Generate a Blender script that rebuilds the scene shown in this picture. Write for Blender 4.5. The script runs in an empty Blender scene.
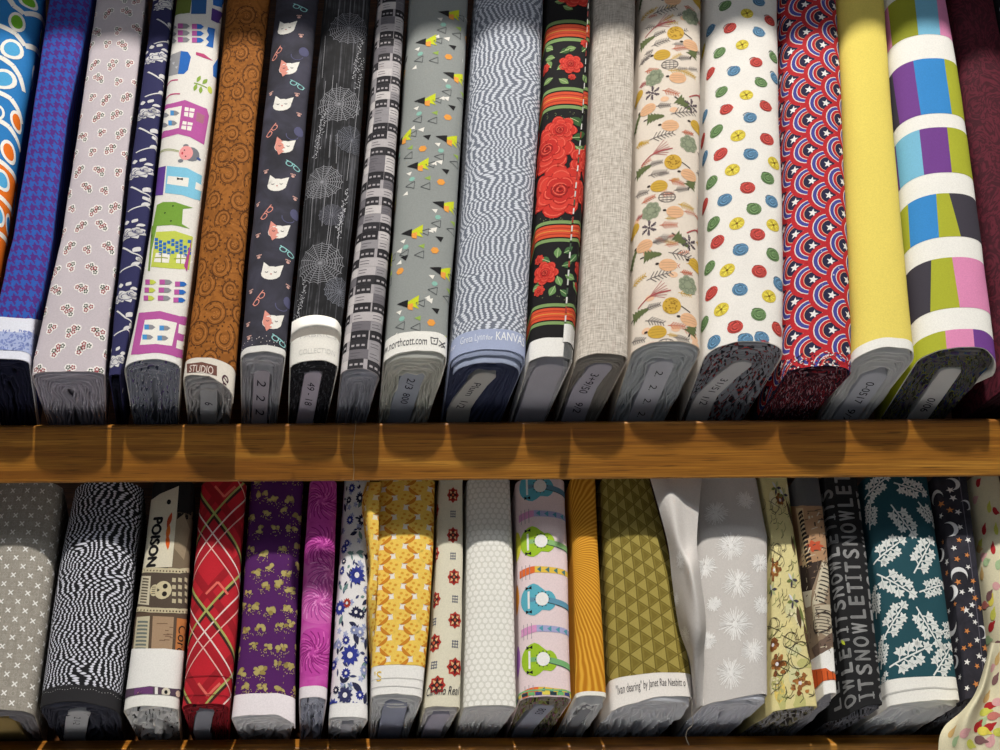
import bpy, math, random, bisect
import numpy as np
from mathutils import Vector, noise
from mathutils.geometry import tessellate_polygon
S = bpy.context.scene
COL = S.collection

# ------------------------------------------------------------------ camera, world, lamps, exposure
FPX, CAMY = 833.0, -0.70
ROLL = 0.007
cam_d = bpy.data.cameras.new('camera'); cam_d.sensor_width = 36; cam_d.lens = 36*FPX/1000
cam_d.clip_start = .01
cam = bpy.data.objects.new('camera', cam_d); COL.objects.link(cam)
cam.location = (0, CAMY, 0)
cam.rotation_mode = 'XYZ'
cam.rotation_euler = (math.radians(90), ROLL, 0)
S.camera = cam
S.view_settings.view_transform = 'Standard'; S.view_settings.look = 'None'
S.view_settings.gamma = 1; S.view_settings.use_curve_mapping = False
S.view_settings.exposure = 0.0
W = bpy.data.worlds.new('world'); S.world = W; W.use_nodes = True
W.node_tree.nodes['Background'].inputs[0].default_value = (.80, .90, 1.0, 1)
W.node_tree.nodes['Background'].inputs[1].default_value = 0.085
def spot(name, loc, tgt, power, size, col, radius):
    d = bpy.data.lights.new(name, 'SPOT'); d.energy = power; d.spot_size = math.radians(size); d.spot_blend = .4
    d.color = col; d.shadow_soft_size = radius
    o = bpy.data.objects.new(name, d); COL.objects.link(o); o.location = loc
    o.rotation_euler = (Vector(tgt)-Vector(loc)).to_track_quat('-Z', 'Y').to_euler()
    return o
spot('ceiling_spotlight', (.12, -1.05, 3.7), (0, .05, -.05), 870, 40, (1, .955, .88), .05)
al = bpy.data.lights.new('added_fill_panel', 'AREA'); al.shape = 'RECTANGLE'; al.size = 1.5; al.size_y = .35; al.energy = 22; al.color = (.95, .97, 1)  # added soft fill that brightens the shaded tops of the upper bolts
ao = bpy.data.objects.new('added_fill_panel', al); COL.objects.link(ao); ao.location = (0, -1.38, 3.6)
dl = bpy.data.lights.new('floor_bounce_fill', 'AREA'); dl.shape = 'RECTANGLE'; dl.size = 1.8; dl.size_y = .2; dl.energy = 8; dl.spread = math.radians(22)  # added light on the unseen floor, whose bounce lifts the bolt ends
do = bpy.data.objects.new('floor_bounce_fill', dl); COL.objects.link(do); do.location = (0, -1.22, 3.4)
ao.rotation_euler = (Vector((0, .05, .1))-ao.location).to_track_quat('-Z', 'Y').to_euler()

# ------------------------------------------------------------------ pixel helpers (measuring the photograph)
def unroll(X, Y): return X-ROLL*(Y-375), Y+ROLL*(X-500)
def edge(pts):
    q = sorted((unroll(*p) for p in pts), key=lambda t: t[1])
    ys = [t[1] for t in q]; xs = [t[0] for t in q]
    def f(Y):
        if len(ys) == 1: return xs[0]
        for i in range(len(ys)-1):
            if Y <= ys[i+1] or i == len(ys)-2:
                return xs[i]+(xs[i+1]-xs[i])*(Y-ys[i])/(ys[i+1]-ys[i])
    return f
def pt3(X, Y, y):
    X, Y = unroll(X, Y); k = (y-CAMY)/FPX
    return np.array(((X-500)*k, y, (375-Y)*k))

# ------------------------------------------------------------------ materials
def lin(c):
    r = []
    for x in c[:3]:
        x = x/255; r.append(x/12.92 if x <= .04045 else ((x+.055)/1.055)**2.4)
    return (*r, 1)
_M = {}
class NT:
    def __init__(s, name, rough=.85, spec=.25, sheen=0):
        s.m = bpy.data.materials.new(name); s.m.use_nodes = True; s.t = s.m.node_tree
        s.b = s.t.nodes['Principled BSDF']; s.b.inputs['Roughness'].default_value = rough
        s.b.inputs['Specular IOR Level'].default_value = spec
        if sheen: s.b.inputs['Sheen Weight'].default_value = sheen
    def n(s, typ, **kw):
        x = s.t.nodes.new(typ)
        for k, v in kw.items(): setattr(x, k, v)
        return x
    def put(s, sock, v):
        if isinstance(v, bpy.types.NodeSocket): s.t.links.new(v, sock)
        else: sock.default_value = v
    def math(s, op, a, b=0.0, c=0.0):
        x = s.n('ShaderNodeMath', operation=op); s.put(x.inputs[0], a); s.put(x.inputs[1], b); s.put(x.inputs[2], c)
        return x.outputs[0]
    def uv(s):
        x = s.n('ShaderNodeUVMap'); y = s.n('ShaderNodeSeparateXYZ'); s.t.links.new(x.outputs[0], y.inputs[0])
        return y.outputs[0], y.outputs[1]
    def comb(s, a, b, c=0.0):
        x = s.n('ShaderNodeCombineXYZ'); s.put(x.inputs[0], a); s.put(x.inputs[1], b); s.put(x.inputs[2], c); return x.outputs[0]
    def obj(s): return s.n('ShaderNodeTexCoord').outputs['Object']
    def scale(s, v, sc):
        x = s.n('ShaderNodeMapping'); s.t.links.new(v, x.inputs[0]); x.inputs['Scale'].default_value = sc; return x.outputs[0]
    def noise(s, v, sc, det=2.0, rough=.5, dist=0.0):
        x = s.n('ShaderNodeTexNoise'); s.t.links.new(v, x.inputs['Vector']); x.inputs['Scale'].default_value = sc
        x.inputs['Detail'].default_value = det; x.inputs['Roughness'].default_value = rough; x.inputs['Distortion'].default_value = dist
        return x.outputs[0]
    def vor(s, v, sc, feature='F1', out=0):
        x = s.n('ShaderNodeTexVoronoi', feature=feature); s.t.links.new(v, x.inputs['Vector']); x.inputs['Scale'].default_value = sc
        return x.outputs[out]
    def ramp(s, f, stops, interp='LINEAR'):
        x = s.n('ShaderNodeValToRGB'); s.put(x.inputs[0], f); e = x.color_ramp.elements; x.color_ramp.interpolation = interp
        e[0].position = stops[0][0]; e[0].color = lin(stops[0][1]); e[1].position = stops[-1][0]; e[1].color = lin(stops[-1][1])
        for p, c in stops[1:-1]:
            q = e.new(p); q.color = lin(c)
        return x.outputs[0]
    def mix(s, f, a, b, mode='MIX'):
        x = s.n('ShaderNodeMix', data_type='RGBA', blend_type=mode); s.put(x.inputs[0], f)
        s.put(x.inputs[6], a if isinstance(a, bpy.types.NodeSocket) else lin(a)); s.put(x.inputs[7], b if isinstance(b, bpy.types.NodeSocket) else lin(b))
        return x.outputs[2]
    def bump(s, h, st, d=.001):
        x = s.n('ShaderNodeBump'); s.put(x.inputs['Height'], h); x.inputs['Strength'].default_value = st; x.inputs['Distance'].default_value = d
        s.t.links.new(x.outputs[0], s.b.inputs['Normal'])
    def done(s, c):
        s.put(s.b.inputs['Base Color'], c if isinstance(c, bpy.types.NodeSocket) else lin(c)); return s.m
def dye(c, rough=.85):
    """plain woven cloth of one colour: faint thread variation"""
    key = ('dye', tuple(c), rough)
    if key not in _M:
        n = NT('cloth_%d_%d_%d' % tuple(c), rough); o = n.obj()
        f = n.noise(o, 900, 2)
        _M[key] = n.done(n.mix(f, [x*.93 for x in c], [min(255, x*1.05) for x in c]))
    return _M[key]
def foil(c):
    key = ('foil', tuple(c))
    if key not in _M:
        n = NT('foil_%d_%d_%d' % tuple(c), .45, .5); n.b.inputs['Metallic'].default_value = .35
        _M[key] = n.done(c)
    return _M[key]
def m_paper(c):
    key = ('paper', tuple(c))
    if key not in _M:
        n = NT('card_%d_%d_%d' % tuple(c), .75); o = n.obj(); f = n.noise(o, 60, 3)
        _M[key] = n.done(n.mix(f, [x*.9 for x in c], c))
    return _M[key]
def m_layers(c, spk=None, dens=.5):
    key = ('lay', tuple(c), str(spk), dens)
    if key not in _M:
        n = NT('cut_edges_%d_%d_%d' % tuple(c), .9); u, v = n.uv()
        f = n.noise(n.comb(n.math('MULTIPLY', u, 30.0), n.math('MULTIPLY', v, 1.0)), 1.0, 2)
        base = n.mix(f, [x*.86 for x in c], [min(255, x*1.12) for x in c])
        if spk:
            cells = n.comb(n.math('MULTIPLY', u, 190.0), n.math('MULTIPLY', v, 1.0))
            g = n.noise(cells, 1.0, 1, .5)
            pick = n.noise(n.comb(n.math('MULTIPLY', u, 140.0), n.math('MULTIPLY', v, 1.7), 5.0), 1.0, 0)
            k = len(spk); cr = n.ramp(pick, [(0.3+.4*i/k, q) for i, q in enumerate(spk)] if k > 1 else [(0, spk[0]), (1, spk[0])], 'CONSTANT')
            base = n.mix(n.math('GREATER_THAN', g, dens), base, cr)
        _M[key] = n.done(base)
    return _M[key]
def m_ripple(name, dark, light, lam, rowh, seed, amp=5.0, duty=.33):
    n = NT(name); u, v = n.uv()
    row = n.math('FLOOR', n.math('DIVIDE', v, rowh))
    s1 = n.noise(n.comb(n.math('MULTIPLY', row, .10), n.math('MULTIPLY', u, 15.0), seed), 1.0, 2.5)
    f = n.math('FRACT', n.math('ADD', n.math('DIVIDE', u, lam), n.math('MULTIPLY', s1, amp*2)))
    tri = n.math('ABSOLUTE', n.math('SUBTRACT', f, .5))
    fr = n.math('ABSOLUTE', n.math('SUBTRACT', n.math('FRACT', n.math('DIVIDE', v, rowh)), .5))
    h = n.math('SUBTRACT', n.math('SUBTRACT', duty, tri), n.math('MULTIPLY', n.math('MULTIPLY', fr, fr), .8))
    return n.done(n.ramp(h, [(0.0, dark), (.11, light)]))
def m_hounds(name, c1, c2, t):
    n = NT(name); u, v = n.uv()
    i = n.math('FLOOR', n.math('DIVIDE', n.math('ADD', u, 1.0), t)); j = n.math('FLOOR', n.math('DIVIDE', n.math('ADD', v, 1.0), t))
    wa = n.math('LESS_THAN', n.math('MODULO', i, 8.0), 4.0); we = n.math('LESS_THAN', n.math('MODULO', j, 8.0), 4.0)
    tw = n.math('LESS_THAN', n.math('MODULO', n.math('ADD', i, j), 4.0), 2.0)
    f = n.math('ADD', n.math('MULTIPLY', tw, wa), n.math('MULTIPLY', n.math('SUBTRACT', 1.0, tw), we))
    return n.done(n.mix(f, c1, c2))
def m_linen(name, c1, c2):
    n = NT(name); u, v = n.uv()
    a = n.noise(n.comb(n.math('MULTIPLY', u, 900.0), n.math('MULTIPLY', v, 110.0)), 1.0, 3)
    b = n.noise(n.comb(n.math('MULTIPLY', u, 120.0), n.math('MULTIPLY', v, 800.0)), 1.0, 3)
    f = n.math('MULTIPLY', n.math('ADD', a, b), .5)
    n.bump(f, .25, .0006)
    return n.done(n.ramp(f, [(.38, c1), (.6, c2)]))
def m_streak(name, base, light):
    n = NT(name); u, v = n.uv()
    a = n.noise(n.comb(n.math('MULTIPLY', u, 620.0), n.math('MULTIPLY', v, 9.0)), 1.0, 2)
    b = n.noise(n.comb(u, v), 45.0, 4, .6)
    c = n.math('MULTIPLY', n.math('POWER', a, 3.0), n.math('MULTIPLY', b, 4.2))
    d = n.mix(n.math('MULTIPLY', n.math('POWER', b, 3.0), 1.6), base, [min(255, x+34) for x in base])
    return n.done(n.mix(n.ramp(c, [(.3, (0, 0, 0)), (.75, (255, 255, 255))]), d, light))
def m_swirl(name, c1, c2, sc, dist=2.5, lo=.42, hi=.58):
    n = NT(name); u, v = n.uv()
    f = n.noise(n.comb(u, v), sc, 3, .55, dist)
    g = n.math('ABSOLUTE', n.math('SUBTRACT', n.math('FRACT', n.math('MULTIPLY', f, 5.0)), .5))
    return n.done(n.mix(n.ramp(g, [(.12, (0, 0, 0)), (.4, (255, 255, 255))]), c1, c2))
def m_blot(name, cs, sc, dist=.6):
    n = NT(name); u, v = n.uv(); f = n.noise(n.comb(u, v), sc, 4, .6, dist)
    k = len(cs)-1
    return n.done(n.ramp(f, [(.3+.4*i/k, c) for i, c in enumerate(cs)]))
def m_wood(name, light, mid, dark, scx=1.0):
    n = NT(name, .42, .45); o = n.obj()
    q = n.scale(o, (1.6*scx, 22, 60)); w = n.noise(q, 1.0, 4, .6, .8)
    fine = n.noise(n.scale(o, (9, 300, 620)), 1.0, 3, .65)
    pore = n.noise(n.scale(o, (26, 500, 900)), 1.0, 1)
    c = n.ramp(w, [(.33, dark), (.5, mid), (.66, light)])
    c = n.mix(n.math('MULTIPLY', n.ramp(fine, [(.44, (255, 255, 255)), (.60, (0, 0, 0))]), .6), c, dark)
    c = n.mix(n.math('MULTIPLY', n.ramp(pore, [(.60, (0, 0, 0)), (.68, (255, 255, 255))]), .6), c, [x*.6 for x in dark])
    n.bump(fine, .12, .0005)
    return n.done(c)

# ------------------------------------------------------------------ object helpers
def empty(name, loc, label=None, cat=None, group=None):
    o = bpy.data.objects.new(name, None); COL.objects.link(o); o.location = loc; o.empty_display_size = .02
    if label: o['label'] = label; o['category'] = cat
    if group: o['group'] = group
    return o
def mesh_obj(name, V, F, mats, parent=None, midx=None, uvs=None, normals=None, smooth=True):
    me = bpy.data.meshes.new(name); me.from_pydata([tuple(map(float, v)) for v in V], [], F)
    for m in mats: me.materials.append(m)
    if midx is not None: me.polygons.foreach_set('material_index', midx)
    if smooth: me.polygons.foreach_set('use_smooth', [True]*len(me.polygons))
    if uvs is not None:
        l = me.uv_layers.new(name='UVMap'); vi = np.zeros(len(me.loops), int); me.loops.foreach_get('vertex_index', vi)
        l.data.foreach_set('uv', np.asarray(uvs, float)[vi].ravel())
    me.update()
    if normals is not None: me.normals_split_custom_set_from_vertices([tuple(map(float, n)) for n in normals])
    o = bpy.data.objects.new(name, me); COL.objects.link(o)
    if parent:
        o.parent = parent; o.location = -parent.location
    return o
def bevel_box(name, lo, hi, mat, parent=None, r=.002, seg=3):
    import bmesh
    bm = bmesh.new(); bmesh.ops.create_cube(bm, size=1)
    for v in bm.verts:
        v.co = Vector([lo[i]+(hi[i]-lo[i])*(v.co[i]+.5) for i in range(3)])
    bmesh.ops.bevel(bm, geom=bm.edges[:], offset=r, segments=seg, affect='EDGES', profile=.5)
    me = bpy.data.meshes.new(name); bm.to_mesh(me); bm.free(); me.materials.append(mat)
    o = bpy.data.objects.new(name, me); COL.objects.link(o)
    if parent: o.parent = parent; o.location = -parent.location
    return o

def text_polys(txt, size):
    """flat text outlines -> list of polygons, width; baseline at 0"""
    cu = bpy.data.curves.new('t', 'FONT'); cu.body = txt; cu.size = size; cu.resolution_u = 3
    ob = bpy.data.objects.new('t', cu); COL.objects.link(ob)
    dg = bpy.context.evaluated_depsgraph_get(); me = ob.evaluated_get(dg).to_mesh()
    vs = [(v.co.x, v.co.y) for v in me.vertices]
    ps = [[vs[i] for i in p.vertices] for p in me.polygons]
    ob.evaluated_get(dg).to_mesh_clear()
    bpy.data.objects.remove(ob); bpy.data.curves.remove(cu)
    w = max((x for x, y in vs), default=0)
    return ps, w

# ------------------------------------------------------------------ a cloth surface with printing on it
def clip(poly, ax, val, keep_ge):
    out = []; n = len(poly)
    for i in range(n):
        a, b = poly[i], poly[(i+1) % n]
        ia = (a[ax] >= val) if keep_ge else (a[ax] <= val); ib = (b[ax] >= val) if keep_ge else (b[ax] <= val)
        if ia: out.append(a)
        if ia != ib:
            t = (val-a[ax])/(b[ax]-a[ax]); q = [a[0]+t*(b[0]-a[0]), a[1]+t*(b[1]-a[1])]; q[ax] = val; out.append(tuple(q))
    return out
class Surf:
    """grid P[j][i] over (u_i, v_j), normals N; print() lays coloured shapes into the same mesh"""
    def setup(s, ug, vg, P):
        s.ug, s.vg, s.P = np.asarray(ug), np.asarray(vg), P
        du = np.gradient(P, axis=1); dv = np.gradient(P, axis=0); N = np.cross(du, dv)
        L = np.linalg.norm(N, axis=2, keepdims=True); L[L < 1e-12] = 1; s.N = N/L
        s.items = []; s.vmin = vg[0]; s.vmax = vg[-1]; s.umin = ug[0]; s.umax = ug[-1]
        k = FPX/(P[:, :, 1]-CAMY); s.PX = 500+P[:, :, 0]*k; s.PY = 375-P[:, :, 2]*k
        s.away = 1e6*((s.N*(np.array((0, CAMY, 0))-P)).sum(2) < .0)
        s.raw = False
    def at(s, X, Y):
        """photo pixel -> (u, v) on this cloth"""
        X, Y = unroll(X, Y)
        if not hasattr(s, 'rows_'):
            a, b = s.vis; s.rows_ = []
            for j in range(len(s.vg)):
                k = np.where(s.away[j, a:b] == 0)[0]+a
                if len(k) < 4: k = np.arange(a, b)
                k = k[np.argsort(s.PX[j, k])]; s.rows_.append((s.PX[j, k], s.ug[k], s.PY[j, k]))
        U, YY = [], []
        for px, u, py in s.rows_:
            U.append(float(np.interp(X, px, u))+.0011*(min(0, X-px[0])+max(0, X-px[-1]))); YY.append(float(np.interp(X, px, py)))
        n = len(U); j = 0
        while j < n-2 and YY[j+1] > Y: j += 1
        t = (Y-YY[j])/((YY[j+1]-YY[j]) or -1e-6); t = max(-3, min(4, t)); tc = max(0, min(1, t))
        return U[j]+(U[j+1]-U[j])*tc, float(s.vg[j]+(s.vg[j+1]-s.vg[j])*t)
    def poly(s, pts, c, layer=0):
        s.items.append((pts, c, layer, s.raw))
    def pxpoly(s, pts, c, layer=0, sub=4):
        q = []
        for i in range(len(pts)):
            a, b = pts[i], pts[(i+1) % len(pts)]
            for t in range(sub): q.append(s.at(a[0]+(b[0]-a[0])*t/sub, a[1]+(b[1]-a[1])*t/sub))
        s.poly(q, c, layer)
    def ell(s, u, v, ru, rv, c, layer=0, n=14, rot=0, wob=0, rnd=None):
        cr, sr = math.cos(rot), math.sin(rot); q = []
        for k in range(n):
            a = 2*math.pi*k/n; m = 1+(rnd.uniform(-wob, wob) if wob else 0)
            x, y = ru*m*math.cos(a), rv*m*math.sin(a); q.append((u+x*cr-y*sr, v+x*sr+y*cr))
        s.poly(q, c, layer)
    def ring(s, u, v, ro, ri, c, layer=0, n=18, sq=1.0, rot=0):
        cr, sr = math.cos(rot), math.sin(rot)
        def p(r, a):
            x, y = r*math.cos(a), r*sq*math.sin(a); return (u+x*cr-y*sr, v+x*sr+y*cr)
        for k in range(n):
            a, b = 2*math.pi*k/n, 2*math.pi*(k+1)/n
            s.poly([p(ro, a), p(ro, b), p(ri, b), p(ri, a)], c, layer)
    def line(s, pts, w, c, layer=0, taper=False):
        n = len(pts)
        for i in range(n-1):
            (x0, y0), (x1, y1) = pts[i], pts[i+1]; l = math.hypot(x1-x0, y1-y0) or 1e-9
            nx, ny = -(y1-y0)/l/2, (x1-x0)/l/2
            w0 = w*(1-.8*i/n) if taper else w; w1 = w*(1-.8*(i+1)/n) if taper else w
            s.poly([(x0+nx*w0, y0+ny*w0), (x1+nx*w1, y1+ny*w1), (x1-nx*w1, y1-ny*w1), (x0-nx*w0, y0-ny*w0)], c, layer)
    def star(s, u, v, r, c, layer=0, k=5, inner=.42, rot=0):
        s.poly([(u+(r if i % 2 == 0 else r*inner)*math.sin(rot+math.pi*i/k), v+(r if i % 2 == 0 else r*inner)*math.cos(rot+math.pi*i/k)) for i in range(2*k)], c, layer)
    def leaf(s, u, v, l, w, rot, c, layer=0, n=5):
        cr, sr = math.cos(rot), math.sin(rot); q = []
        for k in range(n+1): t = k/n; q.append((l*t, w/2*math.sin(math.pi*t)))
        for k in range(n-1, 0, -1): t = k/n; q.append((l*t, -w/2*math.sin(math.pi*t)))
        s.poly([(u+x*cr-y*sr, v+x*sr+y*cr) for x, y in q], c, layer)
    def bold(s, txt, u, v, size, rot, c, layer, fit, d):
        for a, b in ((d, 0), (-d, 0), (0, d), (0, -d)): s.text(txt, u+a, v+b, size, rot, c, layer, fit=fit)
    def text(s, txt, u, v, size, rot, c, layer=1, sx=1.0, fit=None, shear=0):
        ps, w = text_polys(txt, size); cr, sr = math.cos(rot), math.sin(rot)
        if fit and w: sx = fit/w
        for p in ps:
            s.poly([(u+(x+shear*y)*sx*cr-y*sr, v+(x+shear*y)*sx*sr+y*cr) for x, y in p], c, layer)
    def print_geo(s, base_mats, vlo=None, vhi=None):
        """-> verts, faces, mat index, uv, normals of all the printed shapes between vlo and vhi"""
        V, F, MI, UV, NN = [], [], [], [], []; ug, vg = [float(x) for x in s.ug], [float(x) for x in s.vg]
        P, N = s.P.tolist(), s.N.tolist(); sel = getattr(s, 'sel', 0)
        VLO = vg[0] if vlo is None else vlo; vhi = vg[-1] if vhi is None else vhi; nu, nv = len(ug)-2, len(vg)-2
        for pts, c, layer, raw in s.items:
            vlo = VLO if raw else max(VLO, sel)
            us = [p[0] for p in pts]; vs = [p[1] for p in pts]
            if max(us) < ug[0] or min(us) > ug[-1] or max(vs) < vlo or min(vs) > vhi: continue
            m = c if isinstance(c, bpy.types.Material) else dye(c)
            if m not in base_mats: base_mats.append(m)
            mi = base_mats.index(m); off = .00012+.00005*layer
            if len(pts) == 3: tris = [pts]
            else:
                idx = tessellate_polygon([[Vector((p[0]*1000, p[1]*1000, 0)) for p in pts]]); tris = [[pts[k] for k in t] for t in idx]
            for t in tris:
                t = [(float(p[0]), float(p[1])) for p in t]
                if min(p[1] for p in t) < vlo: t = clip(t, 1, vlo, True)
                if t and max(p[1] for p in t) > vhi: t = clip(t, 1, vhi, False)
                if len(t) < 3: continue
                i0 = min(nu, max(0, bisect.bisect_right(ug, min(p[0] for p in t))-1)); i1 = min(nu, bisect.bisect_left(ug, max(p[0] for p in t))-1)
                for i in range(min(i0, nu), max(i0, i1)+1):
                    q = t
                    if min(p[0] for p in q) < ug[i]: q = clip(q, 0, ug[i], True)
                    if q and max(p[0] for p in q) > ug[i+1]: q = clip(q, 0, ug[i+1], False)
                    if len(q) < 3: continue
                    j0 = min(nv, max(0, bisect.bisect_right(vg, min(p[1] for p in q))-1)); j1 = min(nv, bisect.bisect_left(vg, max(p[1] for p in q))-1)
                    for j in range(min(j0, nv), max(j0, j1)+1):
                        r = q
                        if min(p[1] for p in r) < vg[j]: r = clip(r, 1, vg[j], True)
                        if r and max(p[1] for p in r) > vg[j+1]: r = clip(r, 1, vg[j+1], False)
                        if len(r) < 3: continue
                        ar = sum(r[z-1][0]*r[z][1]-r[z][0]*r[z-1][1] for z in range(len(r)))
                        if abs(ar) < 1e-12: continue
                        k = len(V); A, B2, C, D = N[j][i], N[j][i+1], N[j+1][i], N[j+1][i+1]; pa, pb, pc, pd = P[j][i], P[j][i+1], P[j+1][i], P[j+1][i+1]
                        du, dv = ug[i+1]-ug[i], vg[j+1]-vg[j]
                        for x, y in r:
                            a = (x-ug[i])/du; b = (y-vg[j])/dv
                            w0, w1, w2, w3 = (1-a)*(1-b), a*(1-b), (1-a)*b, a*b
                            n = [A[z]*w0+B2[z]*w1+C[z]*w2+D[z]*w3 for z in (0, 1, 2)]
                            V.append([pa[z]*w0+pb[z]*w1+pc[z]*w2+pd[z]*w3+n[z]*off for z in (0, 1, 2)]); NN.append(n); UV.append((x, y))
                        f = list(range(k, k+len(r)))
                        F.append(f if ar > 0 else f[::-1]); MI.append(mi)
        return V, F, MI, UV, NN
    def build(s, name, base, parent, j0=0, j1=None, hem=.0009, printing=True, off=0.0, thick_end=True):
        j1 = len(s.vg)-1 if j1 is None else j1; nu = len(s.ug)
        V, F, MI, UV, NN = [], [], [], [], []
        for j in range(j0, j1+1):
            for i in range(nu): V.append(s.P[j, i]+s.N[j, i]*off); NN.append(s.N[j, i]); UV.append((s.ug[i], s.vg[j]))
        nr = j1-j0+1
        for j in range(nr-1):
            for i in range(nu-1): F.append([j*nu+i, j*nu+i+1, (j+1)*nu+i+1, (j+1)*nu+i]); MI.append(0)
        if hem:                                   # turned edge at the bottom: thickness and a short inner return
            k = len(V)
            dn = s.P[j0]-s.P[min(j0+1, len(s.vg)-1)]; dn = dn/np.maximum(np.linalg.norm(dn, axis=1, keepdims=True), 1e-9)
            for st, (dd, oo) in enumerate(((.0005, -hem*.5), (0, -hem), (-.006, -hem*1.2))):
                for i in range(nu):
                    V.append(s.P[j0, i]+dn[i]*dd+s.N[j0, i]*(off+oo)); NN.append(-s.N[j0, i] if st == 2 else dn[i]); UV.append((s.ug[i], s.vg[j0]))
            rows = [0, k, k+nu, k+2*nu]
            for a, b in zip(rows[:-1], rows[1:]):
                for i in range(nu-1): F.append([a+i, b+i, b+i+1, a+i+1]); MI.append(0)
        if j1 == len(s.vg)-1 and hasattr(s, 'Dlen'):
            k = len(V); T = s.P[j1]; V += [p for p in T]; NN += [s.axis]*nu; UV += [(0, 0)]*nu; F.append(list(range(k, k+nu))); MI.append(0)
        mats = [base if isinstance(base, bpy.types.Material) else dye(base)]
        if printing and s.items:
            v2, f2, m2, u2, n2 = s.print_geo(mats, s.vg[j0], s.vg[j1]); k = len(V)
            V += [[p[z]+n[z]*off for z in (0, 1, 2)] for p, n in zip(v2, n2)]; UV += u2; NN += n2; F += [[x+k for x in f] for f in f2]; MI += m2
        return mesh_obj(name, V, F, mats, parent, MI, UV, NN)

# ------------------------------------------------------------------ the rows of bolts
ROWS = dict(up=dict(yF=-.0245, lean=math.radians(17), rest=-.0490, yb=.060, dx=-.36, ztop=.385, zr=-.033),
            lo=dict(yF=-.0235, lean=math.radians(17), rest=-.3260, yb=.066, dx=-.27, ztop=-.0898, zr=-.3040))
GROUP = dict(up='fabric bolts on the upper shelf', lo='fabric bolts on the lower shelf')
MP = .00088                                        # metres of cloth per photo pixel
PREV = {}
class Bolt(Surf):
    def __init__(s, row, label, L, R, Yb, r=.7, n=2.3, wr=.0006, seed=1, sel=0.0, hem=None, D=1.0, yo=0.0):
        s.rnd = random.Random(seed); s.row = row; s.label = label; Rw = ROWS[row]; th = Rw['lean']
        fL0, fR = edge(L), edge(R); s.seed = seed; pv = PREV.get(row); PREV[row] = fR
        fL = (lambda Y: max(fL0(Y), pv(Y)+.7)) if pv else fL0
        Xm = (fL(Yb)+fR(Yb))/2; _, Yb1 = unroll(Xm, Yb); yF = Rw['yF']+yo
        zF = (375-Yb1)*(yF-CAMY)/FPX
        yF = max(yF, .018-Rw['yb']*(zF-Rw['zr'])/(zF-Rw['rest'])); zF = (375-Yb1)*(yF-CAMY)/FPX
        d = np.array((Rw['dx']*Rw['yb'], Rw['yb'], -(zF-Rw['rest']))); s.Dlen = np.linalg.norm(d)*D; dh = d/np.linalg.norm(d); s.dh = dh
        ax = np.array((0, math.sin(th), math.cos(th)))
        vtop = (Rw['ztop']-zF)/math.cos(th)
        # section table
        secs = []
        nf = 30
        for k in range(nf+1):
            ph = (k/nf-.5)*math.pi; sp = math.copysign(abs(math.sin(ph))**(2/n), math.sin(ph)); fb = 1-abs(math.cos(ph))**(2/n)
            secs.append((sp, fb, 0.0))
        for k in (1, 2, 3, 4): secs.append((1.0-.19*k/4, 1.0, k/4)); secs.insert(0, (-1.0+.19*k/4, 1.0, k/4))
        for x in (.45, 0.0): secs.append((x, 1.0, 1.0)); secs.insert(0, (-x, 1.0, 1.0))
        s.vis = (5, len(secs)-5)
        vg = [0.0]
        if sel: vg += [sel*.33, sel*.66, sel]
        m = max(2, round((vtop-vg[-1])/.007)); b0 = vg[-1]
        vg += [b0+(vtop-b0)*k/m for k in range(1, m+1)]
        s.jsel = 3 if sel else 0
        vg = np.array(vg); P = np.zeros((len(vg), len(secs), 3))
        s.wv = []
        for j, v in enumerate(vg):
            y, z = yF+ax[1]*v, zF+ax[2]*v
            rf = .02
            for it in range(4):
                ys, zs = y+dh[1]*rf, z+dh[2]*rf; Ys = 375-zs*FPX/(ys-CAMY); k = (ys-CAMY)/FPX
                xl, xr = (fL(Ys)-500)*k+.0008, (fR(Ys)-500)*k-.0008; w = (xr-xl)/2; rf = r*w
            xc = (xl+xr)/2-dh[0]*rf
            if j == 0: s.w0, s.rf0, s.C0 = w, rf, np.array((xc, y, z))
            s.wv.append((xc, w, rf))
            for i, (sp, fb, sd) in enumerate(secs):
                P[j, i] = np.array((xc+w*sp, y, z))+dh*(rf*fb+(s.Dlen-rf)*sd)
        q = P[0]; ln = np.r_[0, np.cumsum(np.linalg.norm(np.diff(q, axis=0), axis=1))]; ug = ln-ln[len(secs)//2]
        s.ug0 = ug
        # gentle wrinkles and an uneven cut edge
        du = np.gradient(P, axis=1); dv = np.gradient(P, axis=0); N = np.cross(du, dv); N /= np.maximum(np.linalg.norm(N, axis=2, keepdims=True), 1e-12)
        for j, v in enumerate(vg):
            for i, u in enumerate(ug):
                if wr:
                    f = noise.noise(Vector((u*32+seed*7.3, v*11+u*14, seed)))+.5*noise.noise(Vector((u*70, v*34-u*30, seed+9.1)))
                    ed = min(1, max(0, (s.Dlen*.9+s.w0-abs(u))/.01))
                    P[j, i] = P[j, i]+N[j, i]*wr*(f-.75)*ed*min(1, .35+v/.05)
                hv = .0009*noise.noise(Vector((u*90, seed*3.1, 0)))
                if hem: hv += np.interp(u/s.w0, [h[0] for h in hem], [h[1] for h in hem])*max(0, 1-secs[i][2]*2)
                fade = max(0, 1-v/max(sel*1.6, .03))
                P[j, i] = P[j, i]+(P[-1, i]-P[0, i])/vtop*hv*fade
        s.setup(ug, vg, P)
        s.axis = (P[8, len(secs)//2]-P[0, len(secs)//2]); s.axis /= np.linalg.norm(s.axis)
        base = s.C0+dh*s.Dlen
        s.root = empty('fabric_bolt', (base[0], base[1], Rw['rest']), label, 'fabric', GROUP[row])
        s.sel = sel
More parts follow.
